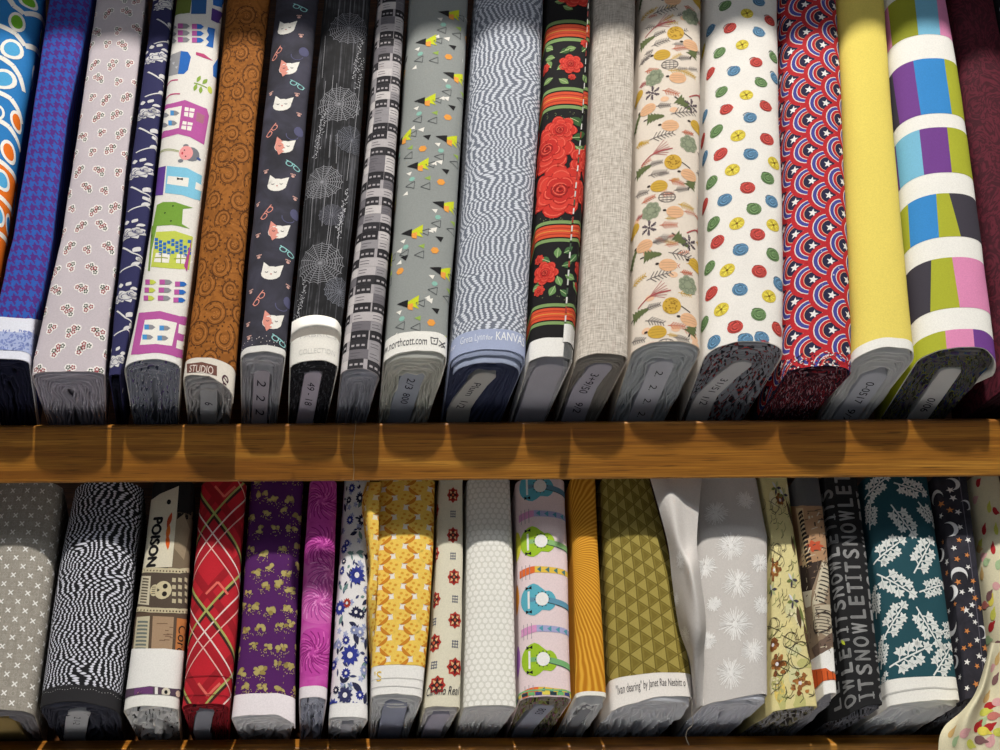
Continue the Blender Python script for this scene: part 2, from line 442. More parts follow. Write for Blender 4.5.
    def finish(s, base, back, sel_col=(228, 224, 216), nl=11, core=None, spk=None, dens=.52, wav=1.0, hv=.004, corecol=(200, 198, 208), write=(), h0=.001):
        """core = (half thickness m, start depth m, sideways drift m) or None"""
        if core: core = (core[0]*.8, core[1]*.8, core[2]*.8)
        if s.sel:
            s.build('printed_cloth', base, s.root, j0=s.jsel, hem=0)
            s.build('selvedge_band', sel_col, s.root, j0=0, j1=s.jsel)
        else: s.build('printed_cloth', base, s.root)
        s.layers(back, nl, core, spk, dens, wav, hv, h0)
        if core: s.board(core, corecol, write)
    def q(s, a, b, ax): return s.C0+np.array((a, 0, 0))+s.dh*b+s.axis*ax
    def layers(s, col, nl, core, spk, dens, wav, hv, h0):
        w, D, r = s.w0, s.Dlen*.93, s.rf0/s.w0
        t, bc, sh = core if core else (.0006, w*.55, 0.0)
        e0, E = .0018, w-t-.0006; fb = max(.02, bc-.002)/E
        gap = (E-e0)/nl; V, F, UV = [], [], []; NF, NS = 14, 12
        def outline(e, k):
            wk = max(.0004, w-e); rk = r*wk; b0 = e*fb; pts = []
            side = [b0+rk+(D-b0-rk)*x/NS for x in range(1, NS+1)]
            def wob(b, sd):
                if not k: return 0
                return wav*gap*1.25*noise.noise(Vector((b*70, k*.42+sd*9, s.seed*1.7)))*min(1, k/2)
            for b in reversed(side): pts.append((-wk+wob(b, 0), b))
            for i in range(NF+1):
                ph = (i/NF-.5)*math.pi; sp = math.copysign(abs(math.sin(ph))**.85, math.sin(ph)); f = 1-abs(math.cos(ph))**.85
                pts.append((wk*sp, b0+rk*f+.4*wob(sp*.03, 2)))
            for b in side: pts.append((wk+wob(b, 1), b))
            g = e/E
            tp = lambda b: w*(1-.19*max(0, b-s.rf0)/max(.001, s.Dlen-s.rf0))-.0012
            return [(max(-tp(b), min(tp(b), a+g*sh*max(0, b-bc)/max(.001, D-bc))), b) for a, b in pts]
        npt = NF+1+2*NS; rows = []
        for k in range(nl):
            e = e0+gap*k; hh = h0+hv*noise.noise(Vector((k*.83, s.seed*2.2, 0)))*min(1, k)
            for st, (ee, axv) in enumerate(((e, .003), (e+.1*gap, -hh), (e+.66*gap, -hh-.0004), (e+.94*gap, .0022))):
                o = outline(ee, k); rows.append(len(V))
                for i, (a, b) in enumerate(o):
                    x = axv
                    if st in (1, 2): x -= .45*hv*noise.noise(Vector((i*.33, k*.9, s.seed+4)))
                    V.append(s.q(a, b, x)); UV.append((i/npt*.22, k*1.9+st*.3))
        for a, b in zip(rows[:-1], rows[1:]):
            for i in range(npt-1): F.append([a+i, a+i+1, b+i+1, b+i])
        k = len(V); o = outline(e0, 0)
        for a, b in o: V.append(s.q(a, b, .006)); UV.append((0, 0))
        F.append(list(range(k, k+npt)))
        mesh_obj('folded_layers', V, F, [m_layers(col, spk, dens)], s.root, None, UV)
    def terrace(s, *steps):
        """inner turns of the cloth that stick out a little further below the hem"""
        for e, h, c in steps:
            V, F = [], []; f = (s.w0-e)/s.w0; n = 0
            for ax, ee in ((.006, 0), (-h, 0), (-h-.0004, .0004), (-h, .0009), (.004, .001)):
                for i in range(7, len(s.ug0)-7):
                    p = s.P[0, i]-s.P[0, len(s.ug0)//2]; g = (s.w0-e-ee)/s.w0
                    V.append(s.P[0, len(s.ug0)//2]+p*g+s.dh*(e+ee)*.9+s.axis*(ax+.0006*noise.noise(Vector((i*.4, e*900, s.seed)))))
                n += 1
            m = len(s.ug0)-14
            for r in range(n-1):
                for i in range(m-1): F.append([r*m+i, (r+1)*m+i, (r+1)*m+i+1, r*m+i+1])
            mesh_obj('under_hem', V, F, [dye(c)], s.root)
    def board(s, core, col, write):
        t, bc, sh = core; D = s.Dlen*.87
        pr = -.0035
        def ctr(b):
            m = max(0, s.w0*(1-.19*max(0, b-s.rf0)/max(.001, s.Dlen-s.rf0))-t-.004)
            return max(-m, min(m, sh*max(0, b-bc)/max(.001, D-bc)))
        out = []
        for i in range(9):
            a = math.pi*i/8; out.append((-t*math.cos(a), bc+t*.55*(1-math.sin(a))))
        for i in range(1, 7): b = bc+t*.55+(D-bc-t*.55)*i/6; out.append((t+ctr(b), b))
        for i in range(6, 0, -1): b = bc+t*.55+(D-bc-t*.55)*i/6; out.append((-t+ctr(b), b))
        V, F = [], []; n = len(out); c0 = np.array((0, (bc+D)/2))
        for sc, ax in ((1, .03), (1, pr+.0006), (.94, pr)):
            for a, b in out:
                m = ctr(b); V.append(s.q(m+(a-m)*sc, b if sc == 1 else b+.0004, ax))
        for r in range(2):
            for i in range(n): F.append([r*n+i, r*n+(i+1) % n, (r+1)*n+(i+1) % n, (r+1)*n+i])
        ctrs = list(range(2*n, 3*n))
        for tri in tessellate_polygon([[Vector((out[i][0], out[i][1], 0)) for i in range(n)]]): F.append([2*n+k for k in tri])
        MI = [0]*len(F); mats = [m_paper(col)]
        for txt, b0, size, fit in write:
            b0, size, fit = b0*.78, size*.82, fit*.82
            ink = dye((35, 30, 45))
            if ink not in mats: mats.append(ink)
            ps, wd = text_polys(txt, size); sx = fit/wd if fit else 1
            for p in ps:
                if bc+b0+max(x for x, y in p)*sx > D-.004: continue
                k = len(V)
                for x, y in p:
                    b = bc+b0+(x+.25*y)*sx; a = ctr(b)-size*.33+y; V.append(s.q(a, b, pr-.0002))
                F.append(list(range(k, k+len(p)))); MI.append(1)
        o = mesh_obj('bolt_board', V, F, mats, s.root, MI, smooth=False)
        return o

class Sheet(Surf):
    """loose cloth through rows of (X, Y, depth) read off the photograph"""
    def __init__(s, rows, nu=16, nv=26, seed=3, wr=.0004):
        R = np.array([[pt3(*p) for p in r] for r in rows])
        def cr(A, n, axis):
            A = np.moveaxis(A, axis, 0); m = len(A); out = []
            for k in range(n):
                t = k/(n-1)*(m-1); i = min(int(t), m-2); f = t-i
                p0, p1, p2, p3 = A[max(i-1, 0)], A[i], A[i+1], A[min(i+2, m-1)]
                out.append(.5*((2*p1)+(-p0+p2)*f+(2*p0-5*p1+4*p2-p3)*f*f+(-p0+3*p1-3*p2+p3)*f**3))
            return np.moveaxis(np.array(out), 0, axis)
        P = cr(cr(R, nu, 1), nv, 0)
        ul = np.r_[0, np.cumsum(np.linalg.norm(np.diff(P[nv//2], axis=0), axis=1))]; vl = np.r_[0, np.cumsum(np.linalg.norm(np.diff(P[:, nu//2], axis=0), axis=1))]
        s.vis = (0, nu); s.setup(ul, vl, P); s.rnd = random.Random(seed)

# ------------------------------------------------------------------ the setting and the shelving unit
oak = m_wood('honey_oak', (204, 146, 58), (180, 120, 40), (122, 72, 20))
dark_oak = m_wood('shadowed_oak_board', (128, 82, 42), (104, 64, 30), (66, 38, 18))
def m_wall():
    n = NT('painted_plaster', .9); f = n.noise(n.obj(), 6, 4); return n.done(n.mix(f, (170, 166, 158), (186, 182, 174)))
def m_floor():
    n = NT('grey_vinyl', .5); f = n.noise(n.obj(), 3, 5); return n.done(n.mix(f, (206, 203, 198), (222, 219, 214)))
def setting(name, lo, hi, m):
    o = bevel_box(name, lo, hi, m, None, .001, 1); o['kind'] = 'structure'; return o
FLOOR = -1.30
setting('floor', (-2.2, -3.0, FLOOR-.04), (2.2, .40, FLOOR), m_floor())
setting('wall_back', (-2.2, .25, FLOOR), (2.2, .40, 1.1), m_wall())
unit = empty('shelving_unit', (0, .10, FLOOR), 'honey oak shelving unit holding two rows of upright fabric bolts', 'shelf')
XL, XR = -.78, .86
bevel_box('side_panel', (XL-.02, -.001, FLOOR), (XL, .248, 1.0), oak, unit)
bevel_box('side_panel', (XR, -.001, FLOOR), (XR+.02, .248, 1.0), oak, unit)
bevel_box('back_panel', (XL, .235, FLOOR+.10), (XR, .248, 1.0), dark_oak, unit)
SHELF_UP = (-.0403, -.0882)
for zt, zb, zs in ((SHELF_UP[0], SHELF_UP[1], -.0520), (-.3120, -.3570, -.3290), (-.62, -.668, -.650), (-.93, -.978, -.96)):
    bevel_box('shelf_front_rail', (XL, 0, zb), (XR, .018, zt), oak, unit, .0018)
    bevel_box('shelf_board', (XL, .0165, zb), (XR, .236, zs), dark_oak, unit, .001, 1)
bevel_box('unseen_shade_board', (XL, -.06, .703), (XR, .236, .735), oak, unit, .002)  # out of view; set forward and high to shade the upper bolts' tops
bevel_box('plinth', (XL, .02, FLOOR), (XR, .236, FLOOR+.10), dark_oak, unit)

# ------------------------------------------------------------------ upper shelf, left to right
WHITE, BLACK = (240, 236, 228), (26, 25, 28)
def flower(B, u, v, r, petal, mid, n=6, layer=0, rot=0, w=.55, rm=.3):
    for k in range(n): B.leaf(u, v, r, r*w, rot+2*math.pi*k/n, petal, layer)
    B.ell(u, v, r*rm, r*rm, mid, layer+1, 8)
def sprig(B, u, v, l, rot, c, n=5, layer=0, wid=.0006, ll=.35, leafw=None):
    cr, sr = math.cos(rot), math.sin(rot); B.line([(u, v), (u+l*cr, v+l*sr)], wid, c, layer)
    for k in range(1, n+1):
        t = k/(n+.3); q = ll*l*(1-.45*t)
        for sg in (-1, 1):
            a = rot+sg*.85; x, y = u+l*t*cr, v+l*t*sr
            if leafw: B.leaf(x, y, q, leafw, a, c, layer)
            else: B.line([(x, y), (x+q*math.cos(a), y+q*math.sin(a))], wid, c, layer)
def arc(B, u, v, r, a0, a1, w, c, layer=0, n=8, sq=1, rot=0):
    cr, sr = math.cos(rot), math.sin(rot); p = []
    for k in range(n+1):
        a = a0+(a1-a0)*k/n; x, y = r*math.cos(a), r*sq*math.sin(a); p.append((u+x*cr-y*sr, v+x*sr+y*cr))
    B.line(p, w, c, layer)

# orange and blue ovals
B = Bolt('up', 'blue fabric bolt printed with white-ringed green and orange ovals, at the far left end', [(-22, 0), (-90, 345)], [(46, 0), (43, 25), (34, 78), (27, 118), (21, 160), (12, 220), (2, 280), (-14, 345)], 352, seed=1)
OB, OO, OG = (38, 122, 190), (232, 112, 20), (112, 178, 40)
B.pxpoly([(-80, 160), (0, 161), (10, 168), (18, 184), (10, 300), (-80, 340)], OO, 0, 6)
for l in ([(0, -14), (14, 6), (24, 14), (45, 26)], [(-14, 22), (3, 27), (16, 34), (25, 46), (40, 56)], [(-14, 55), (2, 58), (13, 66), (20, 77), (24, 92)], [(-14, 88), (0, 93), (11, 99), (18, 110), (22, 124)], [(-14, 116), (0, 121), (9, 127), (16, 138), (20, 152)], [(-14, 156), (1, 162), (9, 169), (16, 184)], [(-14, 190), (0, 197), (7, 204), (12, 216)], [(-14, 226), (0, 234), (7, 244)]):
    B.line([B.at(*p) for p in l], 5*MP, WHITE, 1)
for x, y, a, b, c in ((29, 2, 10, 8, OG), (17, 22, 8, 12, OG), (40, 40, 7, 11, OG), (12, 49, 11, 12, (78, 165, 215)), (3, 79, 13, 12, (78, 165, 215)), (33, 78, 6, 12, (78, 165, 215)), (17, 122, 7, 11, OO), (-3, 112, 7, 9, OB), (9, 152, 8, 12, OO), (2, 180, 8, 11, (78, 165, 215)), (14, 203, 4, 11, (78, 165, 215)), (-2, 215, 7, 11, (78, 165, 215)), (8, 225, 5, 10, OB)):
    u, v = B.at(x, y); B.ell(u, v, a*MP, b*MP, WHITE, 2, 16, .25); B.ell(u, v, a*.68*MP, b*.7*MP, c, 3, 14, .25)
B.finish(OB, (30, 36, 62), nl=9)

# blue and purple houndstooth
B = Bolt('up', 'blue and purple houndstooth fabric bolt with a pale blue folded-back hem', [(45, 25), (28, 140), (12, 240), (-5, 300), (-20, 362)], [(94, 0), (88, 32), (70, 120), (55, 240), (44, 300), (36, 322), (32, 362)], 358, r=.45, n=2.6, seed=2, sel=.007)
B.pxpoly([(-24, 362), (40, 366), (42, 330), (-24, 326)], (172, 184, 222), 2, 8); B.pxpoly([(-24, 330), (42, 334), (42, 320), (-24, 315)], (226, 228, 240), 3, 8)
for kk in range(160):
    u, v = B.at(B.rnd.uniform(-10, 36), B.rnd.uniform(332, 352)); B.leaf(u, v, 3*MP, 1.4*MP, B.rnd.uniform(0, 3), (128, 142, 200), 4, 3)
B.finish(m_hounds('houndstooth', (44, 88, 176), (80, 40, 128), 1.32*MP), (30, 32, 56), (226, 228, 240), nl=8, wav=1.6, hv=.006)

# lilac grey with small floral sprays
B = Bolt('up', 'pale lilac-grey fabric bolt scattered with tiny white-edged red flower sprays', [(95, 0), (78, 120), (60, 240), (42, 320), (30, 374)], [(148, 0), (134, 120), (121, 240), (112, 320), (107, 376)], 371, r=.28, n=2.8, seed=3, wr=.0009)
RD, GN = (150, 62, 70), (70, 84, 70); rn = B.rnd
for j in range(-1, 21):
    for i in range(-3, 4):
        u = (i*24+(12 if j % 2 else 0)+rn.uniform(-3, 3))*MP; v = (j*21+rn.uniform(-3, 3))*MP; a = rn.choice((.9, -.6, .7, -.5)); big = (i+2*j) % 3 != 0
        n = 5 if big else 3; pts = []
        for q in range(n):
            t = (q-(n-1)/2)*2.7*MP; o = ((q % 2)*2-1)*rn.uniform(.6, 2.6)*MP; pts.append((u+t*math.cos(a)-o*math.sin(a), v+t*math.sin(a)+o*math.cos(a)))
        for x, y in pts: B.ell(x, y, 3.7*MP, 3.7*MP, (240, 235, 232), 0, 8)
        for q, (x, y) in enumerate(pts):
            c = GN if q % 3 == 1 else RD
            for z in range(5):
                b = z*1.26+q; B.ell(x+1.6*MP*math.cos(b), y+1.6*MP*math.sin(b), .95*MP, .95*MP, c, 1, 5)
B.finish((198, 188, 194), (172, 168, 182), nl=12, wav=1.5, hv=.003)

# navy with white flowers
B = Bolt('up', 'narrow navy fabric bolt printed with white flowers and twigs', [(152, 0), (136, 120), (122, 215), (104, 375)], [(175, 0), (163, 110), (150, 225), (136, 310), (122, 374)], 374, r=.6, seed=4)
CW = (216, 214, 214)
for x, y in ((165, 4), (156, 57), (147, 113), (139, 172), (131, 233), (125, 296), (115, 361)):
    f = .9 if y < 100 else 1
    for dx, dy, r in ((0, 0, 7), (-6, 4, 4), (7, -2, 4.5)):
        u, v = B.at(x+dx, y+dy); r *= MP*f
        for q in range(6): B.leaf(u, v, r, r*.62, q*1.047+dx, CW, 0)
        for q in range(2): arc(B, u, v, r*(.3+.28*q), q*2+dx, q*2+dx+4, .6*MP, (96, 96, 128), 1, 6)
    for dx, dy in ((-4, -8), (1, -10), (5, -7), (-8, -4)):
        u, v = B.at(x+dx, y+dy); B.leaf(u, v, 5*MP, 3*MP, 1.2+dx*-.12, CW, 0)
    u, v = B.at(x-8, y+15); B.line([(u, v), (u+6*MP, v-8*MP), (u+15*MP, v-12*MP)], 1.2*MP, CW); B.leaf(u+6*MP, v-7*MP, 7*MP, 4*MP, 1.1, CW); B.leaf(u+9*MP, v-11*MP, 6*MP, 3*MP, -1.2, CW)
    u, v = B.at(x-11, y+40); B.line([(u, v), (u+8*MP, v+6*MP), (u+17*MP, v+4*MP), (u+22*MP, v-2*MP)], 1.1*MP, CW); B.leaf(u+6*MP, v+5*MP, 7*MP, 3*MP, .9, CW)
    u, v = B.at(x+10, y+30); B.leaf(u, v, 5*MP, 3.5*MP, 2.2, CW)
B.finish((46, 46, 88), (22, 24, 44), nl=7)

# white with toy houses
B = Bolt('up', 'white fabric bolt printed with pink, blue and green toy houses and a green cat', [(176, 0), (163, 100), (150, 210), (136, 290), (124, 362)], [(225, 0), (216, 100), (206, 180), (195, 270), (183, 366)], 359, r=.6, seed=5, sel=.005)
MG, BL, LB, PU, LI, GR, GY = (184, 88, 160), (40, 104, 186), (130, 198, 226), (96, 60, 146), (196, 206, 84), (118, 160, 58), (140, 140, 146)
P = B.pxpoly
P([(166, 16), (176, -2), (192, -2), (190, 13)], (104, 118, 50)); P([(192, -4), (207, -4), (206, 14), (191, 14)], (44, 92, 150)); P([(212, 8), (221, 12), (219, 24), (211, 20)], (80, 52, 130)); P([(213, -4), (222, -3), (222, 8), (213, 5)], BL)
def pin(x, y, a, b, w=10):
    P([(x-w/2, y-2.4), (x, y-2.4), (x, y+2.6), (x-w/2, y+2.6)], a, 2, 2); P([(x, y-2.4), (x+w/2-1, y-2), (x+w/2+2, y+.3), (x+w/2-1, y+2.6), (x, y+2.6)], b, 2, 2)
for j in range(3):
    pin(183, 26+j*6.8, MG, GY); pin(197, 26.5+j*6.8, MG, BL); pin(172, 27+j*6.8, LI, GY, 6)
P([(208, 27), (215, 29), (213, 48), (206, 46), (209, 42), (206, 39), (209, 35), (207, 31)], BL)
P([(169, 56), (181, 51), (178, 74), (166, 77)], (150, 150, 154)); P([(181, 51), (188, 52), (191, 57), (188, 70), (184, 74), (178, 74)], BL)
for q in range(3): P([(169+q*3, 59+q*4), (172+q*3, 58+q*4), (171+q*3, 61+q*4)], (190, 190, 196), 1, 1)
P([(196, 52), (204, 54), (213, 61), (204, 58), (196, 55)], (190, 70, 120)); P([(218, 58), (218, 80), (213, 76), (213, 66)], BL)
u, v = B.at(194, 83); B.line([(u, v), (u+14*MP, v-3*MP)], 1.4*MP, (140, 170, 70))
for x, y, a in ((3, 1, 1.2), (3, -1, -1.8), (9, 0, 1.0), (8, -3, -1.6)): B.leaf(u+x*MP, v+y*MP, 9*MP, 4*MP, a, (140, 170, 70))
u, v = B.at(210, 90); B.ell(u, v, 3*MP, 4*MP, (200, 210, 90))
for l in ([(164, 86), (171, 81), (178, 80)], [(161, 100), (170, 95), (180, 94)]): B.line([B.at(*p) for p in l], 1.5*MP, (190, 70, 120))
P([(161, 113), (166, 105), (185, 100), (207, 109), (209, 116), (204, 145), (190, 137), (178, 134), (156, 140)], MG, 0, 5)
P([(162, 110), (182, 106), (179, 128), (158, 133)], WHITE, 1); P([(185, 107), (195, 109), (193, 118), (184, 116)], WHITE, 1); P([(183, 121), (193, 123), (191, 131), (181, 129)], WHITE, 1)
for x, y in ((189.5, 112), (187.5, 125.5)):
    P([(x-.5, y-5), (x+.5, y-5), (x-.5, y+5), (x-1.5, y+5)], MG, 2, 1); P([(x-6, y-1), (x+6, y+.5), (x+6, y+1.5), (x-6, y)], MG, 2, 1)
for x, y in ((164, 115), (174, 113), (163, 125), (172, 123)): pin(x, y, (74, 146, 208), GY, 7)
P([(197, 112), (205, 116), (203, 124), (196, 121)], (170, 110, 130), 1)
u, v = B.at(187, 153); B.ell(u+5*MP, v-1*MP, 8.5*MP, 8*MP, (120, 122, 130)); B.ell(u-1*MP, v, 7.5*MP, 8*MP, (238, 160, 160), 1)
for a, b in ((-2, 8), (-6, -9)): B.ell(u+a*MP, v+b*MP, 3*MP, 2*MP, (120, 122, 130))
for a, b in ((-3, 3), (-1, -4)): B.ell(u+a*MP, v+b*MP, .8*MP, .8*MP, (60, 40, 40), 2, 6)
B.ell(u-5*MP, v-.5*MP, 1*MP, 1.8*MP, (200, 60, 80), 2, 6); B.ell(u+13*MP, v-4*MP, 2.5*MP, 1.5*MP, (60, 80, 140), 1)
B.line([B.at(158, 152), B.at(168, 149), B.at(179, 151)], .9*MP, (170, 180, 130)); B.line([B.at(158, 153), B.at(179, 152)], .8*MP, (190, 190, 150)); u, v = B.at(157, 153); B.leaf(u, v, 7*MP, 4*MP, 1.0, (140, 160, 80))
P([(157, 168), (166, 166), (163, 195), (153, 196)], PU); P([(167, 166), (187, 168), (202, 176), (199, 201), (182, 195), (165, 193)], LB); P([(168, 176), (189, 178), (188, 187), (167, 184)], WHITE, 1); P([(196, 182), (203, 186), (202, 192), (195, 189)], WHITE, 1)
P([(177, 177.5), (180, 178.6), (183, 178), (183, 180.5), (180, 179.6), (177, 180)], BLACK, 2, 1)
P([(157, 205), (163, 202), (175, 202), (193, 208), (183, 209), (182, 224), (190, 229), (178, 226), (172, 225), (157, 226), (152, 250), (151, 236)], GR)
for x, y in ((173, 206), (171, 221), (165, 213)):
    u, v = B.at(x, y); B.ell(u, v, 1.2*MP, .9*MP, (50, 70, 30), 1, 6)
P([(156, 232), (175, 231), (193, 237), (189, 270), (151, 267)], LI)
for i in range(9):
    for j in range(4):
        if (i*7+j*3) % 5 < 4:
            x = 155+i*4.1; y = 238+j*3.9+(2 if i % 2 else 0)+i*.25; P([(x, y), (x+3.3, y+.2), (x+3, y+3.3), (x-.3, y+3.1)], BL, 1, 1)
P([(156, 253), (170, 254), (169, 263), (154, 262)], WHITE, 1); P([(177, 254), (186, 255), (185, 264), (176, 263)], WHITE, 1)
for x, y in ((162, 258), (181, 259)): P([(x-.6, y-5), (x+.4, y-5), (x, y+5), (x-1, y+5)], (150, 160, 70), 2, 1); P([(x-7, y-.6), (x+6, y-.2), (x+6, y+.8), (x-7, y+.4)], (150, 160, 70), 2, 1)
P([(152, 226), (154, 226), (150, 271), (148, 271)], (120, 150, 60)); P([(192, 238), (187, 272), (184, 266)], (180, 70, 140), 2)
for j in range(3): pin(150-j*.8, 282+j*8, MG, LI, 9); pin(165-j*.8, 282+j*8, MG, GY, 11); pin(180-j*.8, 284+j*8, MG, BL, 10)
P([(139, 313), (160, 311), (186, 318), (181, 359), (160, 353), (131, 355)], MG); P([(145, 320), (160, 319), (177, 323), (172, 346), (156, 344), (140, 345)], WHITE, 1)
for x, y in ((149, 327), (164, 328), (147, 337), (162, 338)): pin(x, y, (74, 146, 208), GY, 9)
P([(179, 324), (185, 326), (184, 335), (178, 333)], WHITE, 1); P([(177, 340), (183, 342), (182, 350), (176, 348)], WHITE, 1)
B.finish((232, 228, 222), (150, 154, 168), (236, 234, 230), nl=12, wav=2.0, spk=[(70, 74, 96), (200, 202, 210), (110, 90, 150)], dens=.58)

# brown paisley
B = Bolt('up', 'golden brown tone-on-tone paisley fabric bolt with a curling cream selvedge', [(226, 0), (208, 150), (194, 290), (182, 362)], [(272, 0), (257, 130), (248, 240), (240, 340), (237, 376)], 372, r=.5, seed=6, sel=.014, hem=[(-1, 0), (0, -.003), (.8, -.012), (1.2, -.02), (1.6, -.012), (2, 0)])
DB, LBR = (94, 54, 20), (176, 112, 54)
rn = B.rnd
def paisley(u, v, r, rot, c, c2):
    for q, f in enumerate((1, .74, .5)):
        pts = []
        for k in range(17):
            a = k/16*math.pi*2*.86+.3; rr = r*f*(1+.55*(k/16)**4); pts.append((u+rr*math.cos(a+rot), v+rr*1.15*math.sin(a+rot)))
        B.line(pts, (1.1 if q == 0 else .8)*MP, c if q != 1 else c2, 0)
    for k in range(11):
        a = k/11*6.28; B.ell(u+r*1.22*math.cos(a+rot), v+r*1.36*math.sin(a+rot), 1.1*MP, 1.1*MP, c, 0, 5)
    for k in range(5): B.ell(u+r*.22*math.cos(k*1.26), v+r*.24*math.sin(k*1.26), .9*MP, .9*MP, c2, 1, 5)
for j in range(0, 17):
    for i in range(-2, 3):
        u, v = (i*25+(12 if j % 2 else 0)+rn.uniform(-2, 2))*MP, (j*24+12+rn.uniform(-3, 3))*MP
        paisley(u, v, rn.uniform(7, 9.5)*MP, rn.uniform(0, 6.28), DB, LBR)
for k in range(420): B.ell(rn.uniform(-.05, .05), rn.uniform(0, .38), .8*MP, 1*MP, rn.choice((DB, LBR)), 0, 5)
u, v = B.at(187, 371); P = B.pxpoly; B.raw = True; P([(187, 364), (202, 362), (217, 366), (217, 376), (202, 372), (187, 373)], (112, 74, 66), 1)
u, v = B.at(189, 372); B.text('STUDIO', u, v-.0002, .0085, -.03, (230, 215, 205), 3, fit=.0215); u, v = B.at(220, 378); B.text('e', u, v, .013, -.5, (80, 50, 60), 2)
u, v = B.at(221, 384); B.text('fabric', u, v, .006, -.7, (80, 50, 60), 2)
B.finish(m_swirl('brown_mottle', (140, 84, 30), (160, 98, 38), 30), (176, 174, 176), (222, 214, 202), nl=6, wav=3.2, hv=.008, core=(.009, .012, 0), corecol=(178, 180, 186), write=[('6', .03, .012, 0)])

# cats and spectacles
B = Bolt('up', 'charcoal fabric bolt printed with white cat faces and little spectacles', [(275, 0), (262, 120), (251, 230), (236, 354)], [(320, 0), (308, 120), (300, 225), (287, 356)], 351, r=.55, seed=7, sel=.005)
PK, TE, VI = (226, 150, 136), (150, 206, 206), (88, 88, 120)
def cat(x, y, calico):
    u, v = B.at(x, y); r = 8.5*MP; c = WHITE
    B.ell(u, v-1*MP, r*1.05, r*.82, c, 1, 14)
    e = PK if calico else c
    B.poly([(u-r*1.0, v+0*MP), (u-r*.85, v+r*1.25), (u-r*.1, v+r*.55)], e, 1); B.poly([(u+r*1.05, v), (u+r*1.25, v+r*.95), (u+r*.2, v+r*.55)], c, 1)
    if calico:
        B.ell(u-r*.5, v-r*.1, r*.5, r*.6, PK, 2, 10)
        B.poly([(u-r*.9, v-r*.2), (u-r*.5, v-r*1.2), (u+r*.1, v-r*.7)], PK, 2)
    for sg in (-.45, .45): arc(B, u+sg*r, v+.1*r, 1.3*MP, 3.4, 6.0, .7*MP, (90, 80, 80), 3, 3)
    B.ell(u+.03*r, v-.25*r, .9*MP, .7*MP, (200, 120, 110), 3, 6)
def specs(x, y, c, rot):
    u, v = B.at(x, y)
    for sg in (-1, 1):
        B.ring(u+sg*4*MP*math.cos(rot), v+sg*4*MP*math.sin(rot), 3.7*MP, 2.7*MP, c, 1, 10, .75, rot)
    B.line([(u-8*MP*math.cos(rot)-1.5*MP*math.sin(rot), v-8*MP*math.sin(rot)+2*MP), (u+8*MP*math.cos(rot)-1.5*MP*math.sin(rot), v+8*MP*math.sin(rot)+2*MP)], .9*MP, c, 1)
for x, y in ((286, 28), (282, 104), (277, 184), (271, 272)): cat(x, y, False)
for x, y in ((288, 68), (284, 146), (278, 231), (272, 321)): cat(x, y, True)
for x, y in ((300, 8), (297, 85), (293, 166), (287, 252), (279, 341)): specs(x, y, TE, -.45)
for x, y in ((277, 54), (272, 131), (267, 213), (259, 299)): specs(x, y, PK, .95)
for x, y in ((304, 52), (299, 132), (295, 215), (288, 303)):
    u, v = B.at(x, y); B.ell(u, v, 5*MP, 5.5*MP, VI, 0, 12); arc(B, u-6*MP, v-5*MP, 6*MP, 3, 6, .8*MP, VI, 0, 6)
for x, y in ((301, 36), (299, 17), (297, 95), (299, 115), (293, 176), (295, 199), (288, 262), (288, 287), (271, 94), (266, 172), (258, 205), (259, 257), (251, 292), (262, 118), (249, 338), (258, 236), (248, 325)):
    u, v = B.at(x, y); B.ell(u, v-.6*MP, 1.7*MP, 1.4*MP, (216, 170, 160), 1, 7)
    for q in range(4): B.ell(u+(q-1.5)*1.3*MP, v+1.7*MP, .65*MP, .8*MP, (216, 170, 160), 1, 5)
for q in range(40): u, v = B.rnd.uniform(-.028, .028), B.rnd.uniform(.005, .014); B.ell(u, v, .5*MP, .5*MP, (200, 190, 190), 1, 5)
B.finish(m_blot('charcoal_wash', [(44, 43, 50), (58, 57, 68), (74, 72, 88)], 30), (186, 186, 194), (224, 222, 218), nl=9, wav=1.6, hv=.007, core=(.0085, .021, 0), corecol=(186, 180, 192), write=[('2  2  2', .012, .013, .05)])

# black cobwebs
B = Bolt('up', 'black fabric bolt with grey cobwebs and a bunched white selvedge', [(323, 0), (312, 110), (300, 230), (289, 318), (288, 372)], [(372, 0), (364, 110), (355, 225), (344, 322), (339, 372)], 360, r=.55, seed=8, sel=.031, wr=.0009)
GYW = (146, 146, 152)
def web(x, y, r, c=GYW, a0=0.0, w=.45):
    u, v = B.at(x, y); r *= MP; n = 16
    for k in range(n):
        a = a0+2*math.pi*k/n; B.line([(u, v), (u+r*math.cos(a), v+r*math.sin(a))], w*MP, c, 0)
        for q in range(2, 10):
            rr = r*q/9.5; b = a+2*math.pi/n
            B.line([(u+rr*math.cos(a), v+rr*math.sin(a)), (u+rr*.93*math.cos(a+math.pi/n), v+rr*.93*math.sin(a+math.pi/n)), (u+rr*math.cos(b), v+rr*math.sin(b))], w*MP, c, 0)
web(339, 104, 21); web(322, 182, 19); web(320, 263, 22); web(349, 28, 20, (130, 130, 138)); web(352, 140, 16, (110, 112, 122), .2, .4); web(340, 292, 15, (120, 122, 132)); web(332, 215, 12, (100, 100, 110))
for x, y, l in ((326, 110, 50), (362, 40, 40), (347, 190, 40), (304, 200, 55), (344, 210, 30), (306, 280, 40), (363, 60, 30), (322, 120, 30), (300, 300, 25)):
    for q in range(int(l)):
        u, v = B.at(x-q*.22+B.rnd.uniform(-2, 2), y+q); B.leaf(u, v, B.rnd.uniform(1, 3)*MP, .7*MP, B.rnd.uniform(0, 3.1), (190, 190, 196), 1, 3)
